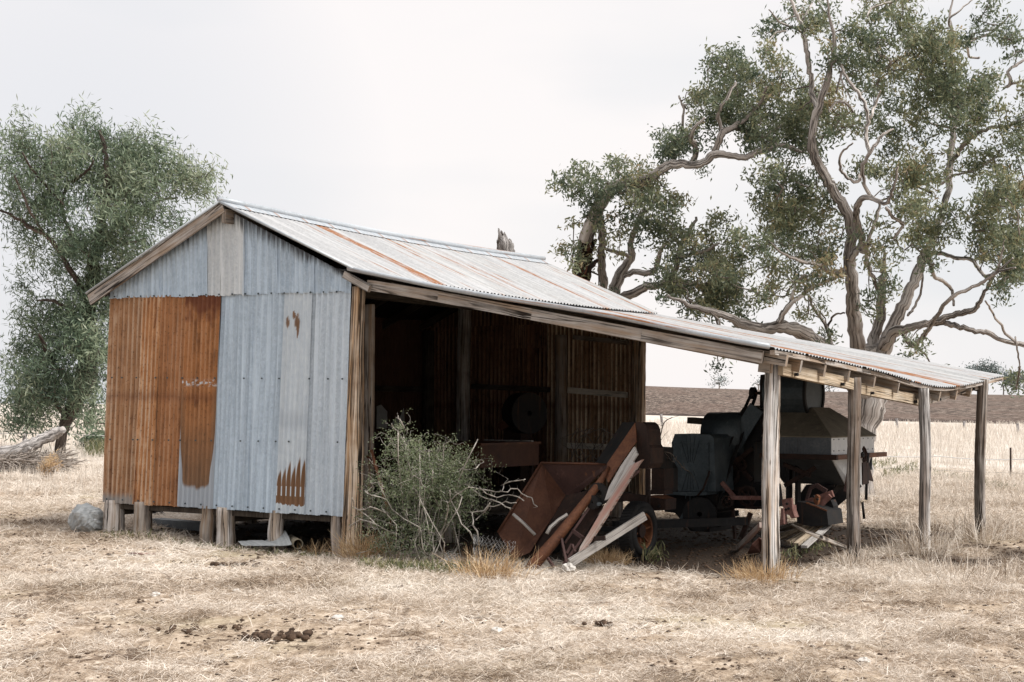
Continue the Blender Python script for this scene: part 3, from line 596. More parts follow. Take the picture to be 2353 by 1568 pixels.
for p, q, w in (((452, 1168), (498, 1390), .03), ((640, 1170), (855, 1160), .045), ((822, 898), (908, 930), .04), ((556, 1092), (652, 1160), .035), ((325, 1345), (380, 1425), .03), ((545, 1215), (500, 1300), .018), ((552, 1220), (580, 1290), .018), ((470, 1400), (655, 1150), .02), ((1170, 540), (1060, 630), .02), ((1140, 540), (1170, 545), .02)):
    bar('bracket', M['rustp' if w < .04 else 'rustd'], el, E(*p, -.01), E(*q, -.01), .02, w)
part('pulley', M['iron'], el, lambda mb: mb.disc(E(790, 755, .02), NF, .05, .115, .03, 20)); part('pulley', M['iron'], el, lambda mb: mb.disc(E(745, 830, .02), NF, .01, .07, .05, 16))
part('gear', M['dgalv'], el, lambda mb: mb.disc(E(800, 845, -.02), NF, .0, .02, .03, 10))
rod('handle', M['board'], el, [onB(*z8(4, 938), .09), onB(*z8(100, 1020), .12), onB(*z8(208, 1130), .14)], .017)
rod('handle', M['board'], el, [E(318, 1118, -.06), E(350, 1060, -.06), E(430, 990, -.06), E(508, 942, -.06)], .02)
# ---------------- plank, stone
pl = part('loose_plank', M['board'], None, lambda mb: mb.beam(onB(*z8(530, 1388), -.42), onB(*z8(1222, 952), .30), .028, .085, up=UP)); tag(pl, 'white grey loose plank leaning from the ground up to the tyre', 'plank')
st = part('white_stone', M['stone'], None, lambda mb: [mb.blob(onB(*z8(515+dx, 1430+dy), -.5), r, .8, 10, 6, .3) for dx, dy, r in ((0, 0, .055), (30, 12, .04), (-25, 18, .035))]); tag(st, 'small white stone at the lower end of the leaning plank', 'stone')
# ---------------- wheeled chassis
ch = thing('old_trailer', 'rusted trailer chassis with a rubber tyred wheel, behind the leaning plank', 'trailer', G(1500, 1290))
wc = G(1466, 1286) + UP*.30
whl = part('wheel', M['rubber'], ch, lambda mb: (mb.disc(wc, A, .19, .262, .18, 40), mb.disc(wc, A, .21, .302, .14, 40)), smooth=True)
part('tread', M['rubber'], whl, lambda mb: [mb.beam(wc + (Vector((0, 0, 1))*math.cos(t)+B*math.sin(t))*.302 - A*.06, wc + (Vector((0, 0, 1))*math.cos(t+.06)+B*math.sin(t+.06))*.302 + A*.06, .022, .016, up=(UP*math.cos(t)+B*math.sin(t))) for t in np.linspace(0, 6.283, 52)[:-1]])
part('rim', M['rim'], whl, lambda mb: (mb.disc(wc, A, .165, .192, .15, 36), mb.disc(wc-A*.03, A, .06, .17, .012, 24), [mb.beam(wc+A*.01+(UP*math.cos(t)+B*math.sin(t))*.06, wc+A*.04+(UP*math.cos(t)+B*math.sin(t))*.175, .012, .05, up=A) for t in np.linspace(.3, 6.58, 7)[:-1]]), smooth=False); part('hub', M['rustd'], whl, lambda mb: mb.disc(wc+A*.02, A, .0, .07, .07, 20))
wc2 = wc - A*1.15 + B*.1
wh2 = part('wheel', M['rubber'], ch, lambda mb: (mb.disc(wc2, A, .19, .245, .17, 30), mb.disc(wc2, A, .21, .302, .135, 30)), smooth=True); part('rim', M['rim'], wh2, lambda mb: mb.disc(wc2, A, .03, .192, .1, 30))
bar('axle', M['iron'], ch, wc - A*1.2, wc + A*.05, .05, .05)
bar('chassis_rail', M['rustd'], ch, onB(*z8(960, 765), 1.35), onB(*z8(1235, 806), 1.35), .05, .09)
bar('upright', M['rustd'], ch, onB(*z8(1250, 520), 1.4), onB(*z8(1250, 890), 1.4), .05, .04, )
bx = plate('tool_box', M['rustd'], ch, [(1268, 790), (1412, 800), (1408, 903), (1268, 908)], 1.5, .25, z8); plate('lid', M['rusto'], bx, [(1255, 768), (1330, 768), (1414, 798), (1268, 788)], 1.52, .2, z8)
part('hasp', M['iron'], bx, lambda mb: mb.disc(onB(*z8(1352, 862), 1.49), NF, 0, .015, .03, 8))
pn = plate('panel', M['rustd'], ch, [(1280, 522), (1398, 522), (1398, 718), (1280, 718)], 1.7, .22, z8); plate('panel_frame', M['rustd'], pn, [(1274, 716), (1400, 716), (1400, 758), (1274, 758)], 1.66, .2, z8)
plate('gearbox', M['iron'], ch, [(1262, 320), (1366, 326), (1364, 525), (1262, 520)], 2.1, .3, z8)
part('mudguard', M['iron'], ch, lambda mb: mb.prism([onB(*z8(*p), 2.4) for p in ((1365, 425), (1410, 440), (1450, 470), (1480, 520), (1480, 735), (1462, 735), (1450, 680), (1430, 600), (1405, 530), (1365, 485))], B*.12))
bar('stay', M['iron'], ch, onB(*z8(1447, 625), 2.3), onB(*z8(1425, 730), 2.3), .015, .02)
bar('drawbar', M['iron'], ch, L(6.3, 1.6, .30), L(7.2, 3.1, .30), .07, .09)
# ---------------- harvester under the lean-to
hv = thing('harvester', 'big dark old harvester with a grey zinc grain bin, parked under the lean-to', 'harvester', L(7.0, 3.9, 0))
def HB(x, y, b): return onB(*z6(x, y), b)
body = plate('body', M['iron'], hv, [(700, 640), (706, 590), (740, 530), (1040, 525), (1190, 420), (1240, 400), (1240, 690), (1135, 705), (1140, 1060), (1215, 1090), (1240, 1290), (1150, 1300), (815, 1280), (800, 1130), (700, 1130)], 4.0, .55, z6)
part('rotor_cover', M['dgalv'], hv, lambda mb: mb.tube([HB(720, 640, 4.0)+B*.1, HB(1050, 640, 4.0)+B*.1], .33*.84, 20), smooth=True)
cab = plate('engine_cover', M['dgalv'], hv, [(412, 708), (440, 632), (748, 638), (785, 668), (800, 1140), (412, 1140)], 3.35, .5, z6, label='slate blue zinc engine cover')
part('ridge', M['dgalv'], cab, lambda mb: [mb.beam(HB(575, 925, 3.345) + (A*math.cos(t)+UP*math.sin(t))*.06, HB(575, 925, 3.345) + (A*math.cos(t)*.5+UP*math.sin(t))*.40, .008, .008, up=NF) for t in (.9, 1.25, 1.57, 1.9, 2.25, 4.05, 4.4, 4.71, 5.0, 5.4)] and (mb.beam(HB(412, 712, 3.34), HB(735, 712, 3.34), .012, .012), mb.beam(HB(735, 712, 3.34), HB(738, 1138, 3.34), .012, .012)))
plate('cover_skirt', M['dgalv'], hv, [(345, 1145), (722, 1145), (722, 1172), (580, 1180), (345, 1165)], 3.3, .5, z6)
plate('chassis', M['iron'], hv, [(340, 1168), (810, 1168), (812, 1300), (760, 1330), (745, 1500), (580, 1490), (440, 1330), (350, 1320)], 3.5, .6, z6)
plate('chute', M['dgalv'], hv, [(555, 1238), (582, 1250), (585, 1445), (447, 1445)], 3.32, .05, z6, label='pale blue grey zinc chute')
part('belt_wheel', M['iron'], hv, lambda mb: mb.disc(HB(660, 1340, 3.28), (A*.4-B).normalized(), .03, .2, .1, 28))
bar('top_plank', M['beamdk'], hv, HB(572, 512, 4.4), HB(965, 540, 4.2), .1, .08)
plate('riddle_box', M['iron'], hv, [(965, 522), (1040, 405), (1190, 400), (1190, 540), (1040, 560)], 4.3, .5, z6); plate('lit_slope_cover', M['dust'], hv, [(962, 520), (1040, 400), (1110, 380), (1190, 381), (1190, 402), (1042, 408), (1040, 520)], 4.28, .55, z6)  # lighter strip: light on the slanted side put into the colour
bar('brace', M['dgalv'], hv, HB(905, 830, 3.93), HB(1165, 400, 3.93), .03, .20)
plate('tower', M['iron'], hv, [(1196, 110), (1242, 104), (1300, 104), (1300, 400), (1190, 400), (1190, 170)], 4.1, .3, z6)
part('belt_pulley', M['iron'], hv, lambda mb: (mb.disc(HB(1132, 272, 4.15), A, .058, .075, .05, 26), [mb.beam(HB(1132, 272, 4.15), HB(1132, 272, 4.15)+(UP*math.cos(t)+B*math.sin(t))*.066, .01, .014, up=A) for t in np.linspace(0, 6.283, 7)[:-1]], mb.tube([HB(1134, 272, 4.15), HB(1240, 272, 4.15)], .02, 8)))
dr = part('drum', M['dgalv'], hv, lambda mb: mb.tube([HB(1300, 277, 4.35), HB(1668, 277, 4.35)], .31, 28), smooth=False); part('end_ring', M['iron'], dr, lambda mb: mb.disc(HB(1668, 277, 4.35), A, .28, .325, .03, 28))
rod('vent', M['iron'], dr, [HB(1560, 160, 4.35), HB(1560, 140, 4.35)], .03, 8)
C1 = loc(HB(1820, 660, 3.7)); a1, zt = C1[0], C1[2]; zb = HB(1825, 830, 3.7).z; a0 = loc(HB(1215, 660, 3.7))[0]; bb1 = loc(onA(*z6(2200, 550), a1))[1]
bn = part('bin_side', M['lgalv'], hv, lambda mb: mb.box(a1-.02, a1, 3.712, bb1, zb, zt), label='zinc end wall of the grain bin, coloured pale as the lit side')
M['ribz'] = mat_metal('ribbed_zinc_shaded', (.055, .062, .07), (.085, .095, .105), (.13, .14, .15), 5, .55, .3)  # front faces' shade put into this zinc; the lit end walls stay pale
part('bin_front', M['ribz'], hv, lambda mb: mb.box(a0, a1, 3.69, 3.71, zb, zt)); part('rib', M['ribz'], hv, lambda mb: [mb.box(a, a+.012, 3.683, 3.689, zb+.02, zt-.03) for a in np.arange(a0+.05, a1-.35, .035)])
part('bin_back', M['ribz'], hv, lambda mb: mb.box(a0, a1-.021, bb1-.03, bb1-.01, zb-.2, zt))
tR = loc(HB(1655, 398, 4.25)); tR2 = loc(HB(1725, 412, 4.75)); tz = tR[2]
part('bin_roof', M['dust'], hv, lambda mb: (mb.prism([L(a0, 3.67, zt+.004), L(a1+.02, 3.67, zt+.004), L(tR[0], 4.25, tz), L(a0, 4.25, tz)], -UP*.012), mb.prism([L(a1+.022, 3.67, zt+.004), L(a1+.022, bb1+.02, zt+.004), L(tR[0]+.0, 4.8, tz), L(tR[0]+.002, 4.25, tz)], -UP*.012), mb.prism([L(a0, 4.251, tz), L(tR[0], 4.251, tz), L(tR[0], 4.8, tz), L(a0, 4.8, tz)], -UP*.012)), label='dusty tin hip cover of the grain bin')
q1 = loc(HB(1945, 1085, 4.5)); q0 = loc(HB(1740, 1085, 4.5)); qa0 = q0[0]; qa1, qz = q1[0], q1[2]
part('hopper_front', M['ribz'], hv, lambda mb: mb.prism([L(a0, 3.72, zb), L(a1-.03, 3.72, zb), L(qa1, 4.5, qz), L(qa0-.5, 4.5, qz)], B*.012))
part('hopper_side', M['lgalv'], hv, lambda mb: mb.prism([L(a1-.012, 3.72, zb), L(a1-.012, bb1-.03, zb), L(qa1+.002, 4.95, qz-.12), L(qa1+.002, 4.5, qz)], -A*.012), label='zinc end wall of the hopper, coloured pale as the lit side')
bar('angle_rail', M['rustd'], hv, L(a0, 3.64, zb-.01), L(a1+.10, 3.64, zb-.01), .06, .06); bar('angle_rail', M['rusto'], hv, L(a1+.05, 3.68, zb-.012), L(a1+.05, bb1+.25, zb-.012), .05, .055)
part('rivets', M['dgalv'], hv, lambda mb: [mb.disc(L(a1+.003, b, z), A, 0, .008, .006, 6) for b in np.arange(3.78, bb1, .16) for z in (zt-.03, zb+.06)])
for p, q, w, m, b in (((855, 1060), (968, 1192), .045, 'redbr', 3.5), ((918, 1196), (1238, 1198), .045, 'redbr', 3.4), ((1395, 1245), (1480, 1232), .09, 'redbr', 3.0), ((1610, 1240), (1838, 1158), .075, 'redbr', 3.35), ((1712, 1282), (1815, 1178), .05, 'redbr', 3.3), ((1640, 1110), (1690, 1085), .04, 'rustp', 3.6), ((1690, 1085), (1780, 1140), .05, 'rustp', 3.6), ((1070, 1283), (1240, 1285), .03, 'rustd', 3.5),
        ((1640, 1110), (1600, 1230), .03, 'rustp', 3.6), ((1110, 1330), (1030, 1545), .05, 'rustd', 3.1), ((955, 1300), (970, 1560), .03, 'rustd', 3.3), ((800, 1360), (1000, 1330), .07, 'iron', 3.6), ((820, 1440), (1010, 1380), .05, 'iron', 3.7), ((1800, 1090), (1850, 1090), .03, 'iron', 4.4), ((1840, 1240), (2060, 1060), .12, 'iron', 3.9), ((1985, 930), (1950, 1140), .04, 'rustp', 3.4)):
    bar('strut', M[m], hv, HB(*p, b), HB(*q, b), .04, w)
plate('funnel', M['iron'], hv, [(1760, 1080), (1872, 1085), (1790, 1200), (1700, 1260), (1560, 1260), (1520, 1200), (1600, 1080)], 4.45, .3, z6)
for (x0, x1) in ((1420, 1450), (1500, 1525)): plate('leg', M['iron'], hv, [(x0, 900), (x1, 900), (x1, 1330), (x0, 1330)], 4.0, .1, z6)
plate('sieve_box', M['iron'], hv, [(1510, 1232), (1600, 1240), (1782, 1312), (1797, 1440), (1640, 1450), (1520, 1420)], 3.1, .45, z6)
bar('box_lip', M['rusto'], hv, HB(1600, 1239, 3.09), HB(1783, 1311, 3.09), .015, .015)
plate('bearing_block', M['redbr'], hv, [(1400, 1270), (1475, 1262), (1480, 1310), (1500, 1370), (1470, 1380), (1445, 1345), (1395, 1345)], 2.95, .12, z6, label='faded red bearing block'); part('bolt', M['iron'], hv, lambda mb: [mb.disc(HB(x, y, 2.94), NF, 0, .014, .02, 8) for x, y in ((1420, 1300), (1445, 1292), (1430, 1250), (1665, 1185), (1700, 1210))])
plate('lever', M['rim'], hv, [(1660, 1175), (1690, 1168), (1712, 1190), (1705, 1235), (1690, 1270), (1665, 1230)], 3.2, .06, z6)
plate('counterweight', M['iron'], hv, [(1780, 1230), (1815, 1215), (1840, 1270), (1838, 1300), (1800, 1340), (1770, 1310)], 3.4, .15, z6)
plate('side_panel', M['redbr'], hv, [(1376, 1290), (1398, 1290), (1402, 1430), (1368, 1440)], 2.9, .1, z6)
part('belt', M['rubber'], hv, lambda mb: (mb.beam(HB(1132, 240, 4.12), HB(690, 1240, 3.45), .05, .012), mb.beam(HB(1150, 310, 4.12), HB(760, 1390, 3.45), .05, .012)))
for (x, y, r, b) in ((905, 985, .16, 3.9), (1010, 900, .09, 3.9), (1080, 1180, .12, 3.6), (905, 1230, .07, 3.4)):
    pu = part('flywheel', M['rustd'], hv, lambda mb: (mb.disc(HB(x, y, b), NF, r*.8, r, .05, 26), mb.disc(HB(x, y, b), NF, 0, r*.22, .07, 14), [mb.beam(HB(x, y, b), HB(x, y, b)+(A*math.cos(t)+UP*math.sin(t))*r*.85, .012, .02, up=NF) for t in np.linspace(0, 6.283, 6)[:-1]]))
part('seam_rivets', M['dgalv'], hv, lambda mb: [mb.disc(HB(x, y, 3.345 if x < 760 else 3.98), NF, 0, .009, .012, 6) for x, y in [(425, 730+i*45) for i in range(10)]+[(722, 730+i*45) for i in range(10)]+[(760+i*34, 560) for i in range(9)]+[(815, 720+i*45) for i in range(12)]])
for (p, q, b) in (((820, 1000), (1130, 760), 3.9), ((830, 720), (1120, 1040), 3.92), ((815, 1120), (1140, 1120), 3.9), ((1260, 420), (1260, 1000), 4.0), ((1400, 900), (1640, 1000), 3.9), ((1410, 1090), (1680, 930), 3.92)):
    bar('strut', M['rustd'], hv, HB(*p, b), HB(*q, b), .03, .05)
rod('pipe', M['rustd'], hv, [HB(640, 1180, 3.3), HB(690, 1120, 3.3), HB(735, 1000, 3.3), HB(745, 960, 3.32)], .012); rod('pipe', M['dgalv'], hv, [HB(795, 880, 3.4), HB(800, 1010, 3.4), HB(790, 1140, 3.4)], .014)
# bits seen through the gap beside the first post
for pts in (((1142, 735), (1185, 745), (1210, 880), (1145, 860)), ((1168, 965), (1212, 962), (1212, 1055), (1172, 1040))): plate('shaker_plate', M['dust'], hv, pts, 4.5, .05, z6)
# chain, flap and rods hanging on the bin's far end
def chain(name, pts, n, r, parent=None):
    mb = MB()
    for i in range(n):
        s = i/(n-1)*(len(pts)-1); k_ = min(int(s), len(pts)-2); p = Vector(pts[k_]).lerp(Vector(pts[k_+1]), s-k_); d = (Vector(pts[k_+1])-Vector(pts[k_])).normalized(); x = (A if i % 2 else B); x = (x - d*x.dot(d)).normalized()
        mb.tube([p+d*(r*1.5*math.cos(t))+x*(r*math.sin(t)) for t in np.linspace(0, 6.283, 9)], r*.35, 5, cap=False)
    return mb.build(name, M['rustd'], parent, True)
ha = a1 + .12
def HA(x, y): return onA(*z6(x, y), ha)
c_ = chain('chain', [HA(2112, 765), HA(2122, 800), HA(2112, 880)], 9, .022, hv)
for pts in (((2090, 885), (2118, 880), (2148, 1068), (2092, 1082)), ((2122, 885), (2142, 890), (2186, 1052), (2142, 1040))): part('flap', M['rustd'], hv, lambda mb: mb.prism([HA(*p) for p in pts], A*.015))
part('hook', M['iron'], hv, lambda mb: mb.disc(HA(2100, 815), A, .012, .035, .02, 10))
rod('rod', M['iron'], hv, [HA(2148, 800), HA(2136, 1000), HA(2130, 1215)], .018); rod('rod', M['iron'], hv, [HA(2096, 1225), HA(2112, 1380)], .016); rod('rod', M['boardy'], hv, [HA(2135, 1218), HA(2082, 1232)], .01)
# ---------------- timber on the ground under the lean-to
bsp = [((530, 755), (795, 668), .10, 'beam', 'thick round edged timber at the back of the board pile'), ((525, 822), (800, 745), .055, 'boardy', 'tan board lowest left in the pile beside the nearest post'), ((545, 860), (880, 705), .05, 'boardy', 'second tan board lying across the pile'), ((640, 910), (985, 690), .06, 'boardy', 'broad tan board in the middle of the pile'), ((735, 935), (1055, 690), .055, 'boardy', 'narrow board in the pile right of the broad one'), ((835, 965), (1145, 695), .06, 'board', 'rightmost pale board of the pile')]
for i, (p, q, wdt, m, lb) in enumerate(bsp):
    P_, Q_ = G(*z5(*p), .05+.012*i), G(*z5(*q), .14); Q_ = onB(*z5(*q), min(3.4, loc(Q_)[1])); o = part('timber_board', M[m], None, lambda mb: mb.beam(P_, Q_, wdt*1.15, .03)); tag(o, lb, 'board', 'old boards piled under the harvester')
o = part('fallen_pole', M['beam'], None, lambda mb: mb.tube([onB(*z5(690, 700), 2.2), onB(*z5(1050, 850), 1.9), G(*z5(1390, 985), .02)], [.022, .026, .02], 8, .1), True); tag(o, 'thin grey pole lying across the board pile toward the second post', 'pole')
o = part('rail_offcut', M['pink'], None, lambda mb: mb.beam(G(*z5(0, 985), .03), onB(*z5(300, 690), 1.4), .04, .055)); tag(o, 'pinkish timber rail leaning left of the nearest lean-to post', 'timber')
o = part('red_sheet_offcut', M['redbr'], None, lambda mb: mb.prism([G(*z5(115, 1060), .01), G(*z5(290, 1040), .01), onB(*z5(300, 870), 1.2), onB(*z5(270, 850), 1.2), onB(*z5(180, 930), 1.1)], B*.01)); tag(o, 'dull red metal offcut at the foot of the nearest lean-to post', 'metal sheet')
o = part('flat_board', M['boardy'], None, lambda mb: mb.beam(G(1790, 1336, .02), G(1872, 1341, .015), .05, .03)); tag(o, 'dark edged board lying flat on the grass right of the nearest post', 'board')
# ---------------- rusty bin on legs inside the closed part
rb = thing('rusty_seed_bin', 'rusty red brown seed bin with a flat lid, standing in the dark of the shed', 'bin', L(2.6, 3.2, .36))
K = loc(onA(1104, 1019, 2.95)); ka, kb, kz = K; kz2 = onA(1106, 1076, 2.95).z; kb2 = loc(onA(1238, 1003, ka))[1]; ka2 = loc(onB(978, 1010, kb))[0]
kb2 = min(kb2, kb+1.5)
part('box', M['rust'], rb, lambda mb: mb.box(ka2+.05, ka, kb, kb2, kz2, kz-.03)); part('lid', M['rusto'], rb, lambda mb: mb.box(ka2, ka+.03, kb-.03, kb2+.02, kz-.028, kz)); part('hinge_strip', M['board'], rb, lambda mb: mb.box(ka2+.1, ka, kb2-.2, kb2-.14, kz+.002, kz+.02))
for a in (ka2+.12, ka-.06):
    for b in (kb+.3, kb2-.1): bar('leg', M['rustd'], rb, L(a, b, .36), L(a, b, kz2+.02), .05, .05)
rc = thing('winnowing_fan', 'dim rusty fan casing with a chute deep inside the shed', 'fan', L(2.3, 5.6, .36))
part('casing', M['iron'], rc, lambda mb: mb.disc(onB(1205, 950, 5.6), (A-B*.5).normalized(), .04, .3, .3, 28)); plate('chute', M['rust'], rc, [(1140, 976), (1192, 948), (1196, 968), (1150, 990)], 5.4, .25, lambda x, y: (x, y))
bar('stand', M['rustd'], rc, L(2.35, 5.7, .36), L(2.35, 5.7, 1.4), .3, .3)
lv = thing('rusty_lever', 'rusty forked lever standing just inside the brown corner post', 'lever', G(905, 1290))
rod('shaft', M['rusto'], lv, [onB(*z4(195, 375), .1), onB(*z4(225, 480), .08), onB(*z4(300, 740), .02), onB(*z4(350, 960), 0.)], .02, 8); rod('fork', M['rusto'], lv, [onB(*z4(165, 420), .12), onB(*z4(225, 490), .08)], .015, 8)
# ---------------- things lying under and beside the front wall
def shell(name, pts, b, m, label, cat, n=(10, 6), crump=.02, h=.0):   # crumpled thin sheet: pts are photo outline corners tl,tr,br,bl
    tl, tr, br, bl = (onB(*p, b_) for p, b_ in zip(pts, b)); mb = MB(); nx, ny = n
    for j in range(ny+1):
        for i in range(nx+1):
            s, q = i/nx, j/ny; p = (tl*(1-s)+tr*s)*(1-q) + (bl*(1-s)+br*s)*q; p.z = max(p.z, -.045)+.02
            mb.v.append(p + NF*(h*math.sin(math.pi*s)*(1-.4*q) + random.uniform(-crump, crump)) + UP*random.uniform(-crump, crump)*.6)
    for j in range(ny):
        for i in range(nx):
            a = j*(nx+1)+i; mb.face([a+nx+1, a+nx+2, a+1, a], [(s/nx*.8, q/ny*.6) for s, q in ((i, j+1), (i+1, j+1), (i+1, j), (i, j))])
    o = mb.build(name, m, None, True); md = o.modifiers.new('thick', 'SOLIDIFY'); md.thickness = .004; md2 = o.modifiers.new('s', 'SUBSURF'); md2.levels = md2.render_levels = 1
    return tag(o, label, cat)
mb = MB(); nb, rg = 34, 20; c0 = onB(201, 1193, -.02); hw, hh, dd = 41*px(19.2), 31*px(19.2), .17
for i in range(rg+1):
    for j in range(nb):
        th, an = math.pi*i/rg, 6.2832*j/nb
        q = Vector((math.cos(th), math.sin(th)*math.cos(an), math.sin(th)*math.sin(an))); q = Vector([math.copysign(abs(x)**.75, x) for x in q])
        r_ = 1 + .07*math.sin(5*q.x+3*q.z) + .05*math.sin(9*q.y+4*q.z+2) + .03*math.sin(17*q.x+11*q.z+3*q.y) + random.uniform(-.022, .022)
        mb.v.append(c0 + A*(q.x*hw*r_) + B*(q.y*dd*r_) + UP*(q.z*hh*r_*(1-.12*q.x)))
for i in range(rg):
    for j in range(nb): j2 = (j+1) % nb; mb.face([i*nb+j, (i+1)*nb+j, (i+1)*nb+j2, i*nb+j2], [(i*.05, j*.05)]*4)
o = mb.build('grey_boulder', M['tin'], None, False); tag(o, 'crinkled grey lump beside the leftmost stump', 'boulder')
shell('bent_tin_sheet', [(604, 1250), (655, 1222), (674, 1256), (600, 1262)], [.05, .12, -.1, -.25], M['tin'], 'bent grey tin sheet on the ground between the middle stumps and the pipe', 'metal sheet', crump=.012)
shell('flat_tin_sheet', [(546, 1248), (600, 1244), (645, 1258), (556, 1258)], [-.1, .0, -.3, -.3], M['tin'], 'flat crumpled tin strip left of the bent tin sheet', 'metal sheet', crump=.01)
def tubeopen(mb, p, q, r, seg=18):
    base = len(mb.v); d = (q-p).normalized(); x = d.cross(UP).normalized(); y = d.cross(x)
    for e, rr in ((p, r), (q, r), (q, r*.86), (p, r*.86)):
        for j in range(seg): mb.v.append(e + (x*math.cos(6.2832*j/seg)+y*math.sin(6.2832*j/seg))*rr)
    for k_ in range(4):
        for j in range(seg):
            j2 = (j+1) % seg; a_, b_ = base+k_*seg, base+((k_+1) % 4)*seg; mb.face([a_+j, a_+j2, b_+j2, b_+j])
o = part('clay_pipe', M['dust'], None, lambda mb: tubeopen(mb, onB(668, 1240, .35), onB(685, 1251, -.12), .058), True); tag(o, 'short tan pipe lying open end out under the shed', 'pipe')
o = part('metal_trough', M['ribz'], None, lambda mb: mb.prism([onB(345, 1192, 1.1), onB(461, 1202, .8), onB(461, 1222, .8), onB(348, 1216, 1.1)], B*.2)); tag(o, 'long blue grey metal trough lying under the left half of the shed', 'trough')
o = part('metal_trough', M['iron'], None, lambda mb: mb.prism([onB(540, 1226, 1.2), onB(620, 1234, 1.0), onB(620, 1246, 1.0), onB(540, 1240, 1.2)], B*.3)); tag(o, 'dark trough lying behind the middle stumps', 'trough')
o = part('dark_sheet', M['iron'], None, lambda mb: mb.prism([onB(350, 1178, 2.3), onB(362, 1170, 2.3), onB(385, 1186, 2.3), onB(386, 1197, 2.3), onB(345, 1196, 2.3)], B*.02)); tag(o, 'dark pointed sheet standing under the shed behind the trough', 'metal sheet')
o = part('red_rod', M['redbr'], None, lambda mb: mb.tube([G(297, 1272, .02), G(330, 1273, .03), G(358, 1274, .02)], .012, 6), True); tag(o, 'thin red rusted rod lying in the grass in front of the rusty sheets', 'rod')
# ---------------- wire netting roll
wn_ = MB(); cc = G(1130, 1318)+UP*.0; R_, H_ = .185, .34
def hexnet(mb, f, nu, nvv, r):
    seen = set()
    def P(i, j):
        off = .5 if j % 2 else 0; return f((i+off)/nu, j/nvv)
    for j in range(nvv):
        for i in range(nu):
            a = P(i, j)
            if j % 2 == 0: t = [P(i, j+1), P(i-1, j+1)] if j % 4 == 0 else [P(i, j+1)]
            else: t = [P(i, j+1)] if j % 4 == 1 else [P(i, j+1), P(i+1, j+1)]
            for q in t:
                if (q-a).length < .09: mb.tube([a, q], r, 3, cap=False)
def netf(u, v):
    an = 6.2832*u; bul = 1 + .12*math.sin(3*an+1)*v + .10*math.sin(7*v+2*an); return cc + A*(R_*1.05*math.cos(an)*bul) + B*(R_*.8*math.sin(an)*bul) + UP*(H_*v*(1+.12*math.cos(an+2))) + A*(.02*math.sin(9*v))
hexnet(wn_, netf, 26, 15, .0014)
def netf2(u, v): return cc + A*(-.55+.5*u+.05*math.sin(6*v)) + B*(-.2+.35*v) + UP*(.05+.07*math.sin(5*u+2*v)+.05*v)
hexnet(wn_, netf2, 13, 11, .0013)
o = wn_.build('wire_netting_roll', M['wire'], None); tag(o, 'loose roll of grey wire netting beside the thorn bush', 'wire netting')
# ---------------- dung and stones on the paddock
for u, v, n, s, sp, lb in ((535, 1301, 15, .03, .17, 'scatter of dark dung below the middle stumps'), (620, 1466, 18, .032, .17, 'largest dark dung heap in the foreground grass'), (678, 1461, 6, .026, .06, 'small dung heap right of the largest one'), (1385, 1437, 7, .03, .07, 'dark dung heap in the grass in front of the elevator'), (360, 1452, 8, .022, .16, 'flattened dark dung left of the largest heap'), (492, 1445, 5, .022, .12, 'dung patch left above the largest heap'), (1138, 1318, 3, .02, .06, 'single dung clod near the wire netting'), (460, 1334, 3, .022, .05, 'small dung clod in the grass left of the scatter'), (905, 1352, 3, .022, .05, 'dung clod in the open grass below the thorn bush'), (1272, 1494, 3, .02, .04, 'tiny dung clod in the foreground right of centre')):
    p = G(u, v); mb = MB()
    for i in range(n): x, y = p.x+random.gauss(0, sp*.75), p.y+random.gauss(0, sp*.55); mb.blob((x, y, s*.45), s*random.uniform(.6, 1.25), .65, 8, 5, .25)
    o = mb.build('dung_heap', M['dung'], None, True); tag(o, lb, 'dung', 'dung heaps on the paddock')
for u, v, r, lb in ((357, 1367, .045, 'grey stone in the grass left of centre'), (544, 1358, .035, 'pale stone left of the middle of the paddock'), (778, 1421, .05, 'pale stone in the middle of the paddock'), (1142, 1448, .045, 'pale grey stone in the foreground right of the largest dung heap'), (1985, 1520, .05, 'pale stone in the lower right of the paddock'), (806, 1245+24, .04, 'small stone at the foot of the brown corner post')):
    o = part('field_stone', M['stone'], None, lambda mb: mb.blob(G(u, v, .012), r, .5, 9, 5, .25)); tag(o, lb, 'stone', 'stones in the paddock grass')
# ================================================================== GROUND
def sfield(x, y, seed=0):                               # smooth pseudo-noise
    r = np.random.default_rng(seed); z = np.zeros_like(x)
    for _ in range(7):
        a, f, p = r.uniform(0, 6.28), r.uniform(.35, 2.2), r.uniform(0, 6.28); z += np.sin((x*np.cos(a)+y*np.sin(a))*f+p)
    return z/7
def vn(x, y, f, seed, oct=3):                           # value noise, -1..1
    r = np.random.default_rng(seed); T = r.uniform(-1, 1, (256, 256)); z = 0; a = 1.; n = 0
    for o in range(oct):
        u, v = x*f+o*37.3, y*f+o*11.7; i, j = np.floor(u).astype(int), np.floor(v).astype(int); s, t = u-i, v-j; s, t = s*s*(3-2*s), t*t*(3-2*t)
        i0, i1, j0, j1 = i % 256, (i+1) % 256, j % 256, (j+1) % 256
        z = z + a*((T[i0, j0]*(1-s)+T[i1, j0]*s)*(1-t) + (T[i0, j1]*(1-s)+T[i1, j1]*s)*t); n += a; a *= .6; f *= 2.1
    return z/n*1.5
def dip(x, y):                                          # the ground is worn lower along the right half of the front wall
    a, b = local(x, y); return -.085*np.clip((a-.9)/.8, 0, 1)*np.clip((4.25-a)/.4, 0, 1)*np.clip((b+.75)/.5, 0, 1)*np.clip((5-b)/1., 0, 1)
def gh(x, y): return dip(x, y) + .035*sfield(x, y, 1)*np.clip((60-y)/20, 0, 1) + .012*sfield(x*3.1, y*3.1, 2)*np.clip((40-y)/10, 0, 1)
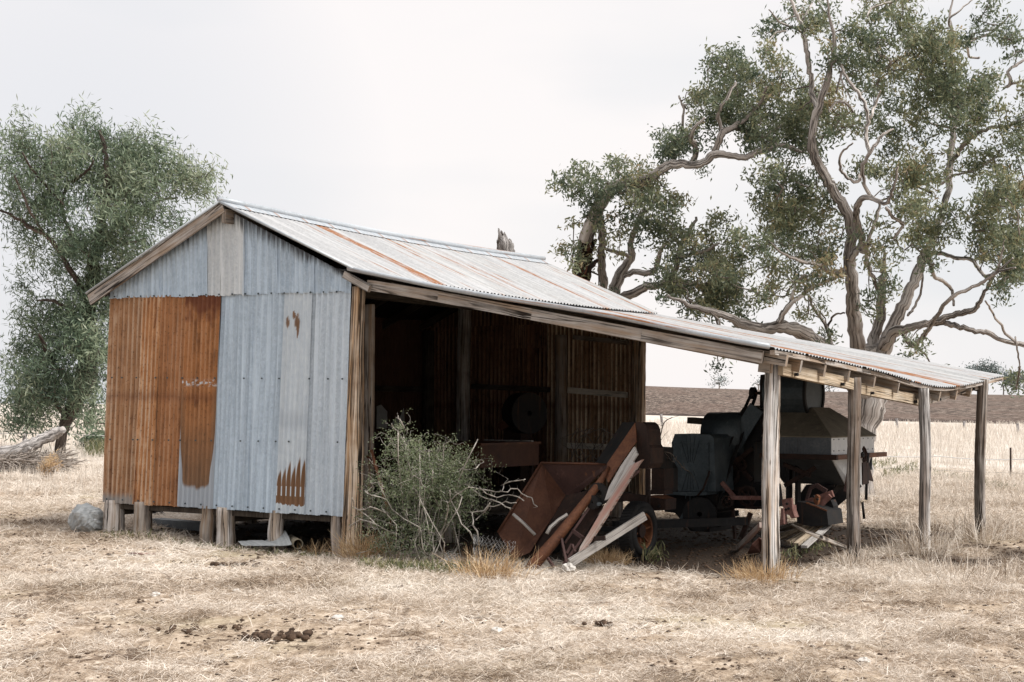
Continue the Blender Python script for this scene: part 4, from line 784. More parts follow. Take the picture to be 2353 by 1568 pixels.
def local(x, y):
    dx, dy = x-O.x, y-O.y; return dx*A.x+dy*A.y, dx*B.x+dy*B.y
def bare(x, y):                                         # trodden soil under the roofs, darkened further to carry their shade
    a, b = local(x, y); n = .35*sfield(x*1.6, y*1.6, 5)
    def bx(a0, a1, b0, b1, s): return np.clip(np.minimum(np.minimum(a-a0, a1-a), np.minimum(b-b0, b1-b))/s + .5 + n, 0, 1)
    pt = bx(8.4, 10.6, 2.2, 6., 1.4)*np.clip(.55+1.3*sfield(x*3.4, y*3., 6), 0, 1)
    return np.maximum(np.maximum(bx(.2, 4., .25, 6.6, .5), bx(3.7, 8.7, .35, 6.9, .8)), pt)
xs = np.concatenate([-np.geomspace(4000, 12.2, 34), np.arange(-12, 12.01, .12), np.geomspace(12.2, 4000, 34)])
ys = np.concatenate([[-300, -60, -10, 0, 3], np.arange(5, 24, .12), np.geomspace(24, 60, 50), np.geomspace(62, 6000, 30)])
X, Y = np.meshgrid(xs, ys); Z = gh(X, Y); V = np.stack([X, Y, Z], -1).reshape(-1, 3); nx = len(xs)
I = np.arange(len(V)).reshape(X.shape); Q = np.stack([I[:-1, :-1], I[:-1, 1:], I[1:, 1:], I[1:, :-1]], -1).reshape(-1, 4)
k = NT('paddock_soil'); o_ = k.obj(); f = k.noise(k.scl(o_, (1, .35, 1)), .9, 6, .65); f2 = k.noise(k.scl(o_, (1, .5, 1), (3, 3, 3)), 9, 6, .7); f3 = k.noise(o_, 60, 4, .7)
c = k.ramp(k.m_('ADD', k.m_('MULTIPLY', f2, .6), k.m_('MULTIPLY', f3, .4)), (.38, (.09, .062, .043)), (.46, (.23, .165, .115)), (.53, (.46, .37, .285)), (.60, (.70, .61, .51)))
c = k.mix(k.ramp(f, (.42, .0), (.62, .55)), c, (.47, .375, .275)); c = k.mix(k.ramp(k.noise(o_, .5, 4, .6), (.52, 0.), (.66, .3)), c, (.38, .36, .23))
sp_ = k.m_('ADD', k.m_('MULTIPLY', k.noise(k.scl(o_, (1, .55, 1), (7, 2, 0)), 3.2, 3, .6), .6), k.m_('MULTIPLY', k.noise(k.scl(o_, (1, .6, 1)), 14, 3, .7), .4)); c = k.mix(k.ramp(sp_, (.39, .85), (.45, 0.)), c, (.085, .055, .036))
far = k.ramp(k.m_('MULTIPLY', k.sep(o_)[1], .01), (.28, 0.), (.40, 1.)); fc = k.ramp(k.noise(k.scl(o_, (1, .12, 1)), .8, 6, .7), (.38, (.45, .39, .33)), (.52, (.58, .525, .465)), (.65, (.67, .62, .56)))
c = k.mix(far, c, fc)
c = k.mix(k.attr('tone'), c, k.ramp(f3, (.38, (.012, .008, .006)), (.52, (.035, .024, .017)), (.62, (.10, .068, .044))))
k.bump(k.m_('ADD', f2, k.m_('MULTIPLY', f3, .5)), .9, .03); ms_ = k.done(c, .95)
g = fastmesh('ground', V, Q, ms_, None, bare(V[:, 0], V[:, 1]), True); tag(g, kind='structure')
# --- ploughed rise beyond the paddock
p00, p10 = G(1380, 951.5), G(2420, 977.5)               # lower edge on the flat
nu, nv = 70, 46; VV = []
dl = np.array([(p10.x-p00.x), (p10.y-p00.y)])
for j in range(nv+1):
    q = j/nv
    for i in range(nu+1):
        s = -1.1 + 3.4*i/nu; ex, ey = p00.x+dl[0]*s, p00.y+dl[1]*s; hy = 470 + 40*s
        ey = max(ey, 60); yy = ey + (hy-ey)*min(1, q*1.25) + max(0, q-.8)*900; u = CX + ex/ey*F; xx = ex*(yy/ey)
        zt = (EYE + (51 - 19*np.clip(s, -.5, 1.4))/F*480) * np.clip((s+1.1)/.9, 0.02, 1)
        zz_ = .06 + zt*(math.sin(min(1, q*1.25)*math.pi/2)**1.0) - max(0, q-.8)*22
        VV.append((xx, yy, zz_))
V = np.array(VV); I = np.arange(len(V)).reshape(nv+1, nu+1); Q = np.stack([I[:-1, :-1], I[:-1, 1:], I[1:, 1:], I[1:, :-1]], -1).reshape(-1, 4)
tn = np.repeat(np.arange(nv+1)/nv, nu+1)
k = NT('ploughed_soil'); o_ = k.obj(); v_ = k.scl(o_, (1, .3, 1.2)); f = k.noise(v_, 1.1, 6, .8); f2 = k.noise(k.scl(o_, (1, .25, .3)), .1, 4, .6)
c = k.ramp(f, (.40, (.03, .021, .017)), (.47, (.075, .054, .042)), (.53, (.15, .114, .092)), (.60, (.27, .218, .182)))
c = k.mix(k.ramp(f2, (.45, 0.), (.6, .45)), c, (.13, .085, .066))
edge = k.ramp(k.m_('ADD', k.attr('tone'), k.m_('MULTIPLY', k.m_('SUBTRACT', f, .5), .03)), (.006, 1.), (.03, 0.)); c = k.mix(edge, c, (.05, .033, .026))
k.bump(f, .6, .4); pm = k.done(c, .95)
pf = fastmesh('ploughed_field', V, Q, pm, None, tn, True); tag(pf, kind='structure')
# ================================================================== DRY GRASS
def blades(name, x, y, z, ln, wd, tilt, m, tone, az=None, kindstuff=True, parent=None):
    N = len(x); az = RNG.uniform(0, 6.283, N) if az is None else az
    D = np.stack([np.cos(az)*np.sin(tilt), np.sin(az)*np.sin(tilt), np.cos(tilt)], -1); h = np.stack([-np.sin(az), np.cos(az), np.zeros(N)], -1)
    r = RNG.uniform(0, 6.283, N)[:, None]; sd = h*np.cos(r) + np.cross(D, h)*np.sin(r)
    P = np.stack([x, y, z], -1); ln = np.broadcast_to(ln, N)[:, None]; wd = np.broadcast_to(wd, N)[:, None]
    mid = P + D*ln*.55; D2 = unit(D + np.array([0, 0, -.55])*np.sin(tilt)[:, None] + RNG.normal(0, .22, (N, 3))); tip = mid + D2*ln*.45
    V = np.stack([P - sd*wd*.5, P + sd*wd*.5, mid + sd*wd*.42, mid - sd*wd*.42, tip + sd*wd*.1, tip - sd*wd*.1], 1)
    b6 = np.arange(N)[:, None]*6; Q = np.concatenate([b6+np.array([0, 1, 2, 3]), b6+np.array([3, 2, 4, 5])])
    o = fastmesh(name, V.reshape(-1, 3), Q, m, parent, np.repeat(tone, 6))
    if kindstuff: tag(o, kind='stuff')
    return o
def scatter(n, y0, y1, pw=1.35, mar=1.3):
    q = RNG.uniform(0, 1, n*2); e = 2-pw-.35; y = (y0**e + q*(y1**e-y0**e))**(1/e); x = RNG.uniform(-1, 1, n*2)*(.355*y+.5)*mar
    return x, y
# cut straw lying on the paddock
x, y = scatter(470000, 6.4, 40); cl = sfield(x*1.9, y*1.3, 21)*.6 + sfield(x*5., y*3.4, 22)*.6 + sfield(x*.5, y*.5, 23)*.4
spots = vn(x, y*.8, 4.2, 61)*.65 + vn(x, y*.8, .7, 62)*.45
keep = (spots > RNG.uniform(-.42, .34, len(x))) & (bare(x, y) < RNG.uniform(0, 1.0, len(x))*.6+.02) ; x, y = x[keep], y[keep]; N = len(x)
cl2 = sfield(x*.8, y*.6, 31); tone = np.clip(.60 + .22*cl2 + .42*vn(x, y, .55, 63) + .30*vn(x, y, 3., 64) + RNG.normal(0, .2, N) - .18*np.clip(-sfield(x*5., y*3.4, 22), 0, 1), 0, 1)
sc_ = np.clip(y/11, .9, 2.6)**.75
g1 = blades('cut_straw', x, y, gh(x, y)+RNG.uniform(.0, .02, N), RNG.uniform(.035, .13, N)*sc_, RNG.uniform(.0022, .0048, N)*sc_, RNG.normal(1.3, .24, N).clip(.1, 1.62), M['straw'], tone)
g1['label'] = 'pale cut straw and short dry grass lying over the paddock in front of the shed'
nC = 15000; x, y = scatter(nC, 6.6, 30); spt = vn(x, y*.8, 4.2, 61)*.65 + vn(x, y*.8, .7, 62)*.45; bq = bare(x, y); kp = ((spt < RNG.uniform(-.9, .25, len(x))) & (RNG.uniform(0, 1, len(x)) < .7)) | (bq > .5); x, y = x[kp], y[kp]; N = len(x)
base_ = unit(np.array([[1, 0, 0], [-1, 0, 0], [0, 1, 0], [0, -1, 0], [0, 0, 1], [0, 0, -1.]])); fc_ = np.array([[0, 2, 4], [2, 1, 4], [1, 3, 4], [3, 0, 4], [2, 0, 5], [1, 2, 5], [3, 1, 5], [0, 3, 5]])
r_ = (RNG.uniform(.35, 1., N)**2.5*.016+.004)[:, None, None]*RNG.uniform(.6, 1.3, (N, 6, 1))*np.clip(y/12, .9, 1.7)[:, None, None]
V = base_[None]*r_*np.array([1.3, 1.1, .6]) + np.stack([x, y, gh(x, y)+.004], -1)[:, None]
cm = fastmesh('soil_crumbs', V.reshape(-1, 3), (np.arange(N)[:, None, None]*6+fc_[None]).reshape(-1, 3), M['dung']); tag(cm, 'dark soil crumbs and dry dung bits scattered through the cut straw', kind='stuff')
# short upright grass, more of it on the right
x, y = scatter(165000, 6.6, 34); wt = .2 + .3*np.clip((x-.5)/4, 0, 1) + .35*sfield(x*.9, y*.7, 41) + .3*np.clip((y-15)/6, 0, 1)*(x > 2)
spt = vn(x, y*.8, 4.2, 61)*.65 + vn(x, y*.8, .7, 62)*.45
keep = (RNG.uniform(0, 1, len(x)) < wt) & (bare(x, y) < .5) & (spt > RNG.uniform(-.4, .3, len(x))); x, y = x[keep], y[keep]; N = len(x); sc_ = np.clip(y/12, .9, 2.2)**.7
g2 = blades('dry_grass', x, y, gh(x, y), (RNG.uniform(.04, .12, N) + (.07+.16*(RNG.uniform(0, 1, N) < .06))*np.clip((x-2.5)/3, 0, 1)*RNG.uniform(0, 1, N)**1.5)*sc_, RNG.uniform(.0025, .0045, N)*sc_, np.abs(RNG.normal(.75, .45, N)).clip(.03, 1.6), M['straw'], np.clip(.58+.2*sfield(x*.7, y*.7, 42)+RNG.normal(0, .2, N), 0, 1))
g2['label'] = 'standing dry grass, thicker beside the lean-to posts'
# stubble field behind
N = 90000; q = RNG.uniform(0, 1, N); y = 26*(150/26)**q; x = RNG.uniform(-1, 1, N)*(.37*y+2); cl = sfield(x*.35, y*.3, 51)
keep = RNG.uniform(-.6, .7, N) < cl+.4; x, y, cl = x[keep], y[keep], cl[keep]; N = len(x)
g3 = blades('stubble', x, y, gh(x, y), RNG.uniform(.15, .42, N)*np.clip(y/45, .8, 1.8), .007*np.clip(y/26, 1, 5), np.abs(RNG.normal(.25, .25, N)), M['stub'], np.clip(.62+.3*cl*.5+RNG.normal(0, .18, N), 0, 1))
g3['label'] = 'pale stubble standing in the field behind the fence'
# low green weeds along the fence and under the shed edge
W_ = []
for (u0, v0, u1, v1, n, s) in ((2030, 1100, 2110, 1080, 350, .25), (1990, 1085, 2060, 1065, 250, .3), (2140, 1090, 2330, 1130, 300, .15), (240, 1232, 780, 1272, 700, .08), (1780, 1290, 1900, 1262, 180, .12), (1490, 1290, 1512, 1285, 90, .22), (830, 1305, 1110, 1318, 900, .10), (200, 1045, 240, 1045, 700, .45)):
    for i in range(n):
        tt = random.random(); p = G(u0+(u1-u0)*tt, v0+(v1-v0)*tt+random.gauss(0, 4)); W_.append((p.x, p.y, s*random.uniform(.3, 1)))
W_ = np.array(W_); N = len(W_)
g4 = blades('green_weeds', W_[:, 0]+RNG.normal(0, .06, N), W_[:, 1], gh(W_[:, 0], W_[:, 1])+W_[:, 2]*RNG.uniform(0, .8, N), .5*W_[:, 2]+.02, .012+.02*W_[:, 2], np.abs(RNG.normal(.6, .5, N)), M['weed'], RNG.uniform(0, 1, N)); g4['label'] = 'low green weeds growing along the shed and the fence'
# golden dry tussocks: each a thing
def tussock(u, v, n, h, spread, label, m='strawo', tl=.55):
    p = G(u, v); r = RNG.normal(0, spread, (n, 2)); x, y = p.x+r[:, 0], p.y+r[:, 1]; az = np.arctan2(r[:, 1], r[:, 0])+RNG.normal(0, .9, n)
    o = blades('grass_tussock', x, y, gh(x, y), h*RNG.uniform(.4, 1, n), .0045*max(1, p.y/14), np.abs(RNG.normal(tl, .35, n)), M[m], RNG.uniform(0, 1, n), az, False)
    return tag(o, label, 'grass', 'dry grass tussocks around the shed')
tussock(838, 1282, 450, .40, .11, 'golden dry tussock at the foot of the brown corner post')
tussock(1126, 1328, 420, .36, .13, 'large pale tussock in front of the wire netting roll')
tussock(1392, 1292, 700, .2, .12, 'dense low tussock right of the foot of the white plank')
tussock(1752, 1332, 500, .28, .13, 'tussock wrapped round the foot of the nearest lean-to post')
tussock(2125, 1275, 260, .5, .16, 'tall wispy tussock at the foot of the third lean-to post', 'straw', .4)
tussock(2248, 1245, 220, .45, .18, 'wispy tussock at the foot of the rearmost lean-to post', 'straw', .4)
tussock(1965, 1305, 260, .25, .1, 'small tussock at the foot of the second lean-to post', 'straw', .4)
tussock(720, 1258, 160, .22, .08, 'small golden tussock beside the pipe under the shed')
tussock(2200, 1330, 260, .38, .35, 'sparse tall tussock in the open grass right of the lean-to', 'straw', .5)
# ================================================================== TREES AND SHRUBS
def smooth(P, k=5):
    out = []; n = len(P)
    for i in range(n-1):
        p0, p1, p2, p3 = P[max(0, i-1)], P[i], P[i+1], P[min(n-1, i+2)]
        for q in range(k):
            t = q/k; out.append([.5*((2*b)+(c-a)*t+(2*a-5*b+4*c-d)*t*t+(3*b-a-3*c+d)*t**3) for a, b, c, d in zip(p0, p1, p2, p3)])
    out.append(list(P[-1])); return out
class Tree:
    def __init__(s, root): s.root = root; s.mb = MB(); s.pts = []; s.tw = MB(); s.lc = []; s.ld = []; s.lt = []
    def limb(s, P, d0, d1, conv=lambda x, y: (x, y), rs=1., seg=10, wob=.07, k=5):
        Q = smooth([(*conv(x, y), r) for x, y, r in P], k); n = len(Q); pts = []; rr = []; a1, a2 = random.uniform(0, 6), random.uniform(0, 6)
        for i, (u, v, r) in enumerate(Q):
            t = i/(n-1); d = d0+(d1-d0)*t + .25*math.sin(4*t+a1)*min(1, t*4); sp_ = math.hypot(Q[min(i+1, n-1)][0]-Q[max(i-1, 0)][0], Q[min(i+1, n-1)][1]-Q[max(i-1, 0)][1])*.5; kn = min(.38*r*rs, .16*sp_, 2.2)*px(d)*min(1, i/3); pts.append(PD(u, v, d)+Vector((random.gauss(0, kn), random.gauss(0, kn), random.gauss(0, kn)))); rr.append(max(.006, r*rs*px(d)*random.uniform(.91, 1.10)))
        s.mb.tube(pts, rr, seg, wob); s.pts += [tuple(p) for p in pts[2:]]
        return pts
    def grow(s, blobs, depth, spread, per, nl, cl, conv=lambda x, y: (x, y), sq=1., droop=.5, wind=(0, 0, 0), r0=.007, r1=.018, twseg=4, tone=(.45, .17), only=1, wig=.16, maxr=.045, clump=5, cr_=.16):
        C = []; T = []
        for bl in blobs:
            cu, cv, ru, rv = bl[:4]; wt = bl[4] if len(bl) > 4 else 1.; (cu, cv) = conv(cu, cv); ru *= sq; rv *= sq
            n = max(1, int(wt*math.pi*ru*rv/per)); off = random.uniform(-1, 1)*spread; tb = random.gauss(tone[0], tone[1]*.6)
            K = [np.clip(RNG.normal(size=3)*.52, -1.15, 1.15) for _ in range(max(1, round(n/clump)))]
            for i in range(n):
                q = K[i % len(K)] + RNG.normal(size=3)*cr_/np.array([ru*px(depth), rv*px(depth), ru*px(depth)])
                d = depth + off + q[2]*ru*px(depth)*1.1; C.append(tuple(PD(cu+q[0]*ru, cv+q[1]*rv, d))); T.append(tb+random.gauss(0, tone[1]*.5)+.12*(-q[1]))  # tone rises toward each blob's top: skylight put into the leaf colour
        C = np.array(C); T = np.array(T); base = np.array(s.pts); dm = np.array([np.min(((base-c)**2).sum(1)) for c in C]); order = np.argsort(dm); P = list(map(tuple, base)); arr = np.zeros((len(P)+len(C)*4, 3)); arr[:len(P)] = P; m = len(P)
        for i in order:
            c = C[i]; dd = ((arr[:m]-c)**2).sum(1); j = int(np.argmin(dd)); a = Vector(arr[j]); b = Vector(c); ln = (b-a).length
            if ln < .02: continue
            ax = [a.lerp(b, t) + Vector(RNG.normal(0, wig*ln*.5, 3)) for t in (.33, .66)]; pts = [a]+ax+[b+Vector((0, 0, -.02*ln))]
            rs = min(maxr, r0+r1*ln); s.tw.tube(pts, [rs, rs*.8, rs*.65, r0*.6], twseg, cap=False)
            for q in ax+[b]: arr[m] = q; m += 1
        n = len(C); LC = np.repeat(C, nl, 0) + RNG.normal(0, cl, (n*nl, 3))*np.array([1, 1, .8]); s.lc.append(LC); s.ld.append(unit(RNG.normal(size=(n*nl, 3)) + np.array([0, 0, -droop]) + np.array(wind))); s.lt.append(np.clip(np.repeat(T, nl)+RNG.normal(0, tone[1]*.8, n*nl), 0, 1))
    def finish(s, bark, twm, leafm, ll, lw, trunk='trunk', crown='crown', twn='twigs'):
        s.mb.build(trunk, bark, s.root, True)
        if s.tw.v: s.tw.build(twn, twm, s.root, True)
        if s.lc: C = np.concatenate(s.lc); n = len(C); leaves(crown, C, np.concatenate(s.ld), RNG.uniform(.6, 1.25, n)*ll, RNG.uniform(.7, 1.2, n)*lw, leafm, s.root, np.concatenate(s.lt))
# ---------------- big gum behind the lean-to
z7 = lambda x, y: (1723.4+.54943*x, .54943*y)
D0 = 27.5
gt = PD(1968, 1140, D0)
t1 = Tree(thing('gum_tree', 'huge spreading gum tree with twisting grey limbs behind the lean-to', 'tree', Vector((gt.x, D0, 0))))
Z = lambda P, d0, d1, rs=.9, **k: t1.limb(P, d0, d1, z7, rs*.54943, **k)
t1.limb([(1966, 1146, 38), (1970, 1060, 31), (1978, 1004, 31), (1988, 935, 40), (1992, 890, 43), (1988, 840, 42), (1982, 800, 36)], D0, D0, seg=16, wob=.1)
Z([(470, 1580, 40), (462, 1500, 34), (447, 1400, 34), (432, 1300, 32), (428, 1200, 31), (415, 1080, 27), (425, 985, 26), (400, 880, 24), (345, 790, 23), (300, 715, 24), (268, 640, 22), (262, 560, 20), (285, 450, 18), (318, 360, 16), (345, 260, 13), (350, 160, 9), (330, 60, 6), (320, -40, 4)], D0, D0-2.5, seg=14)
Z([(290, 470, 14), (262, 400, 13), (255, 330, 12), (240, 240, 12), (232, 170, 11), (212, 100, 9), (180, 20, 7), (150, -60, 4)], D0-1.6, D0-1.)
Z([(225, 140, 7), (175, 115, 6), (120, 90, 4), (80, 40, 3)], D0-1.2, D0-2); Z([(210, 100, 7), (235, 60, 6), (260, 10, 4)], D0-1.2, D0-.5); Z([(150, 130, 4), (105, 140, 4), (60, 200, 2)], D0-1.4, D0-2)
Z([(418, 1085, 20), (450, 1040, 17), (478, 1050, 16), (462, 985, 17), (448, 920, 16), (446, 870, 15), (475, 828, 13), (520, 835, 11), (570, 850, 9), (600, 790, 7), (620, 700, 5)], D0-1, D0-3.5)
Z([(505, 830, 8), (478, 770, 8), (470, 700, 9), (500, 640, 9), (530, 600, 8), (560, 560, 6), (600, 540, 4)], D0-2.4, D0-3); Z([(500, 640, 9), (485, 560, 9), (495, 500, 9), (470, 420, 8), (430, 360, 8), (395, 310, 7), (375, 260, 6), (340, 230, 4)], D0-2.6, D0-2)
Z([(478, 700, 8), (450, 760, 8), (410, 745, 7), (375, 700, 7), (385, 640, 5), (430, 600, 4)], D0-2.4, D0-3.5); Z([(500, 500, 7), (525, 440, 6), (545, 380, 4)], D0-2.4, D0-3)
Z([(430, 470, 7), (400, 430, 7), (360, 430, 6), (330, 470, 4)], D0-2.3, D0-3); Z([(360, 390, 4), (385, 300, 5), (380, 330, 4), (420, 410, 4)], D0-2.2, D0-2)
Z([(420, 1115, 16), (385, 1135, 15), (340, 1142, 13), (295, 1110, 11), (240, 1098, 9), (200, 1090, 8), (140, 1060, 6), (90, 1020, 4)], D0-.6, D0-2.8)
Z([(510, 1500, 34), (520, 1420, 27), (545, 1330, 23), (548, 1240, 20), (556, 1150, 16), (562, 1080, 9), (558, 1040, 3)], D0+.2, D0+.8); Z([(545, 1240, 12), (505, 1140, 10), (485, 1060, 10), (505, 980, 9), (530, 900, 8), (545, 840, 6)], D0+.4, D0-.6)
Z([(545, 1500, 36), (575, 1420, 32), (605, 1350, 29), (640, 1275, 27), (675, 1200, 26), (705, 1130, 24), (735, 1050, 19), (780, 960, 16), (812, 860, 15), (835, 760, 15), (838, 650, 15), (850, 560, 13), (868, 470, 10), (850, 380, 8), (842, 260, 7), (850, 150, 7), (835, 60, 5), (860, -40, 4)], D0, D0+1.8, seg=14)
Z([(852, 1280, 6), (845, 1220, 8), (810, 1178, 9), (775, 1160, 9), (757, 1120, 9), (745, 1070, 9)], D0+1, D0+.5)
Z([(720, 1140, 6), (720, 1200, 5), (690, 1280, 6), (660, 1320, 6)], D0+.5, D0)
Z([(560, 1450, 30), (600, 1390, 25), (650, 1375, 19), (720, 1360, 18), (790, 1342, 16), (850, 1318, 14), (910, 1305, 14), (945, 1290, 12), (975, 1235, 9), (1010, 1170, 8), (1040, 1110, 6), (1060, 1030, 4)], D0-.2, D0-2.5)
Z([(690, 1440, 13), (715, 1420, 13), (745, 1380, 11), (780, 1320, 10), (830, 1255, 10), (900, 1215, 9), (970, 1185, 8), (1015, 1150, 7), (1060, 1130, 5), (1110, 1120, 4)], D0-.8, D0-3); Z([(600, 1400, 20), (640, 1385, 14), (650, 1415, 12), (680, 1445, 13), (700, 1430, 12)], D0-.4, D0-.8)
Z([(760, 1352, 14), (820, 1355, 13), (880, 1368, 13), (940, 1385, 12), (1000, 1395, 12), (1060, 1425, 10), (1146, 1442, 11), (1230, 1475, 9), (1330, 1520, 6)], D0-.8, D0-2)
Z([(815, 730, 12), (850, 670, 11), (890, 610, 11), (940, 565, 10), (1000, 540, 8), (1080, 525, 7), (1146, 505, 6), (1240, 480, 4)], D0+1.2, D0-.5); Z([(800, 770, 7), (850, 735, 6), (910, 720, 5), (980, 690, 5), (1040, 650, 4)], D0+1, D0-.6)
Z([(740, 1060, 8), (800, 1060, 9), (870, 1082, 9), (925, 1085, 9), (960, 1130, 9), (990, 1155, 8), (1040, 1130, 6), (1100, 1080, 4)], D0+.4, D0-2.2)
Z([(870, 200, 6), (905, 175, 7), (915, 235, 6), (960, 240, 5)], D0+1.8, D0+2); Z([(905, 180, 6), (960, 155, 5), (1020, 130, 4), (1090, 60, 3)], D0+1.8, D0+1); Z([(1060, 370, 6), (1090, 345, 8), (1080, 300, 7), (1120, 270, 7), (1160, 240, 6), (1250, 180, 5)], D0+1, D0+1.5); Z([(1075, 365, 6), (1130, 340, 6), (1200, 360, 5)], D0+1, D0)
Z([(850, 130, 5), (830, 90, 5), (880, 40, 4), (930, 0, 3)], D0+1.8, D0+1); Z([(600, 1000, 5), (640, 940, 8), (600, 910, 8), (570, 870, 7)], D0-2, D0-3); Z([(560, 290, 5), (590, 260, 7), (545, 230, 7), (530, 200, 5), (570, 190, 4)], D0-1.5, D0-2)
Z([(490, 70, 4), (510, 35, 5), (580, 10, 5), (640, -10, 3)], D0-1, D0); Z([(1120, 1440, 7), (1060, 1380, 6), (1010, 1300, 5), (985, 1260, 4)], D0-1.5, D0-2.4); Z([(1110, 1410, 4), (1120, 1480, 4), (1130, 1540, 3)], D0-1.6, D0-1.6)
t1.limb([(1985, 900, 30), (1945, 850, 24), (1880, 790, 18), (1840, 765, 16), (1800, 752, 14), (1755, 757, 13), (1715, 748, 12), (1670, 728, 9), (1630, 715, 7), (1580, 700, 5), (1535, 680, 3)], D0, D0-2.5, seg=12)
Z([(120, 1350, 15), (140, 1310, 14), (175, 1265, 12), (215, 1235, 10), (265, 1200, 9), (330, 1172, 8), (390, 1155, 6)], D0-1.5, D0-1); Z([(340, 1440, 9), (325, 1380, 9), (290, 1320, 8), (260, 1280, 7), (250, 1240, 5)], D0, D0-.6); Z([(170, 1270, 8), (190, 1190, 7), (230, 1150, 5)], D0-1.4, D0-2); Z([(320, 1380, 6), (350, 1320, 5), (395, 1310, 4)], D0, D0-.3)
GB = [(60, 60, 70, 60, .8), (150, 140, 60, 40, .5), (60, 260, 55, 50), (110, 310, 40, 30), (230, 20, 100, 40), (90, 400, 110, 70), (170, 400, 70, 50), (290, 450, 85, 80, 1.5), (180, 540, 150, 65), (260, 540, 90, 60, 1.3), (400, 480, 75, 45), (430, 510, 50, 50), (380, 130, 90, 90), (320, 110, 40, 40), (520, 60, 120, 60), (600, 150, 120, 90), (720, 130, 110, 80), (770, 170, 70, 60), (420, 240, 90, 70), (760, 230, 120, 80), (520, 230, 90, 60, .7), (600, 330, 100, 70), (520, 300, 60, 40), (680, 420, 130, 90), (780, 330, 110, 90), (860, 360, 130, 130, 1.25), (880, 450, 100, 70, 1.3), (960, 420, 100, 80), (1050, 170, 100, 120, .35), (1000, 60, 150, 60, .35), (930, 80, 80, 70, .4), (620, 560, 110, 80), (700, 520, 70, 60), (640, 700, 120, 80), (560, 660, 60, 70, .7), (700, 800, 110, 90, 1.3), (740, 920, 110, 70), (560, 960, 70, 40, .6), (650, 1020, 90, 50), (780, 1000, 90, 60), (900, 850, 90, 60, .6), (1000, 900, 110, 90), (1090, 800, 80, 100), (1000, 680, 130, 70, .8), (1060, 560, 110, 70), (1130, 480, 50, 60), (1100, 1000, 80, 80), (1110, 1130, 60, 90), (960, 1000, 70, 50), (1180, 700, 100, 200, .8), (1180, 400, 80, 100, .6),
      (130, 740, 80, 50, .6), (90, 810, 80, 60), (220, 800, 140, 80), (330, 800, 70, 50), (200, 900, 190, 80, 1.25), (90, 920, 90, 80), (300, 950, 90, 60), (100, 1050, 110, 80), (250, 1030, 110, 60), (60, 1150, 80, 60, .7), (330, 1060, 60, 40), (230, 1250, 110, 60, .6), (340, 1250, 80, 80, .7), (60, 1250, 60, 50, .5), (540, 1100, 50, 70, .8), (550, 1200, 60, 60, .8), (500, 1280, 50, 60, .6), (330, 1370, 60, 50, .6), (190, 1330, 40, 30), (650, 1470, 80, 40, .7), (780, 1500, 60, 20, .5), (1080, 1260, 70, 60, .4), (480, 700, 70, 60, .6), (1110, 1580, 55, 45, 1.), (1060, 960, 90, 80, 1.1), (1120, 1060, 70, 90, 1.1), (1130, 900, 70, 90, 1.1), (980, 960, 80, 60), (1130, 1190, 50, 70), (-30, 1000, 60, 80), (-60, 1120, 80, 60), (-130, 1190, 80, 50), (-200, 1230, 100, 50), (-330, 1180, 60, 60, .7), (-300, 1280, 100, 40, .8), (-230, 1330, 60, 25, .6), (-140, 1510, 60, 22, .7), (-200, 1480, 40, 18, .5)]
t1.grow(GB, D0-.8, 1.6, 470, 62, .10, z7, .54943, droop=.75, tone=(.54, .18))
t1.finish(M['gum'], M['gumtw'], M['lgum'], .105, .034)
# ---------------- leaning gum with a burnt trunk behind the shed roof
D1 = 28.
t2 = Tree(thing('leaning_gum_tree', 'leaning gum tree with a charred trunk arching to the right above the shed roof', 'tree', PD(1335, 1000, D1)*1 - UP*PD(1335, 1000, D1).z))
gb = PD(1332, 1075, D1)
t2.limb([(1345, 555, 17), (1358, 515, 17), (1372, 482, 16), (1388, 455, 15), (1408, 432, 14.5), (1440, 419, 13), (1472, 416, 12), (1500, 405, 11.5), (1528, 384, 11), (1556, 377, 10), (1592, 380, 9.5), (1620, 372, 9.5), (1642, 355, 9.5), (1675, 357, 8), (1712, 362, 8), (1740, 350, 7), (1775, 338, 6.5), (1805, 335, 6), (1840, 350, 4)], D1, D1-2., seg=12)
t2.limb([(1640, 357, 8), (1652, 325, 8), (1662, 305, 8), (1690, 290, 7), (1720, 268, 5), (1745, 240, 4), (1760, 200, 3)], D1-1.3, D1-2.2); t2.limb([(1690, 292, 6), (1720, 305, 6), (1752, 315, 5), (1775, 300, 4), (1800, 290, 3)], D1-1.5, D1-1); t2.limb([(1590, 378, 7), (1600, 345, 7), (1588, 318, 6), (1600, 290, 4), (1620, 270, 3)], D1-1, D1-2); t2.limb([(1660, 305, 5), (1650, 265, 5), (1668, 230, 4), (1690, 190, 3)], D1-1.4, D1-1.6); t2.limb([(1545, 378, 5), (1552, 345, 5), (1565, 310, 4), (1570, 260, 3), (1560, 220, 2)], D1-1, D1-.4)
ck = Tree(t2.root); ck.limb([(1332, 1080, 32), (1331, 900, 28), (1332, 760, 24), (1333, 660, 20), (1336, 620, 21), (1342, 590, 19), (1346, 556, 17.5), (1349, 545, 15)], D1, D1, seg=14, wob=.16); ck.limb([(1347, 628, 8), (1360, 610, 7), (1373, 598, 3)], D1, D1-.3); ck.limb([(1352, 570, 9), (1362, 560, 7), (1370, 552, 3)], D1, D1-.3)
t2.limb([(1398, 1080, 16), (1392, 860, 13), (1388, 680, 10), (1384, 630, 10), (1382, 580, 9), (1384, 530, 9), (1378, 490, 8), (1385, 460, 6)], D1+.5, D1-.1)
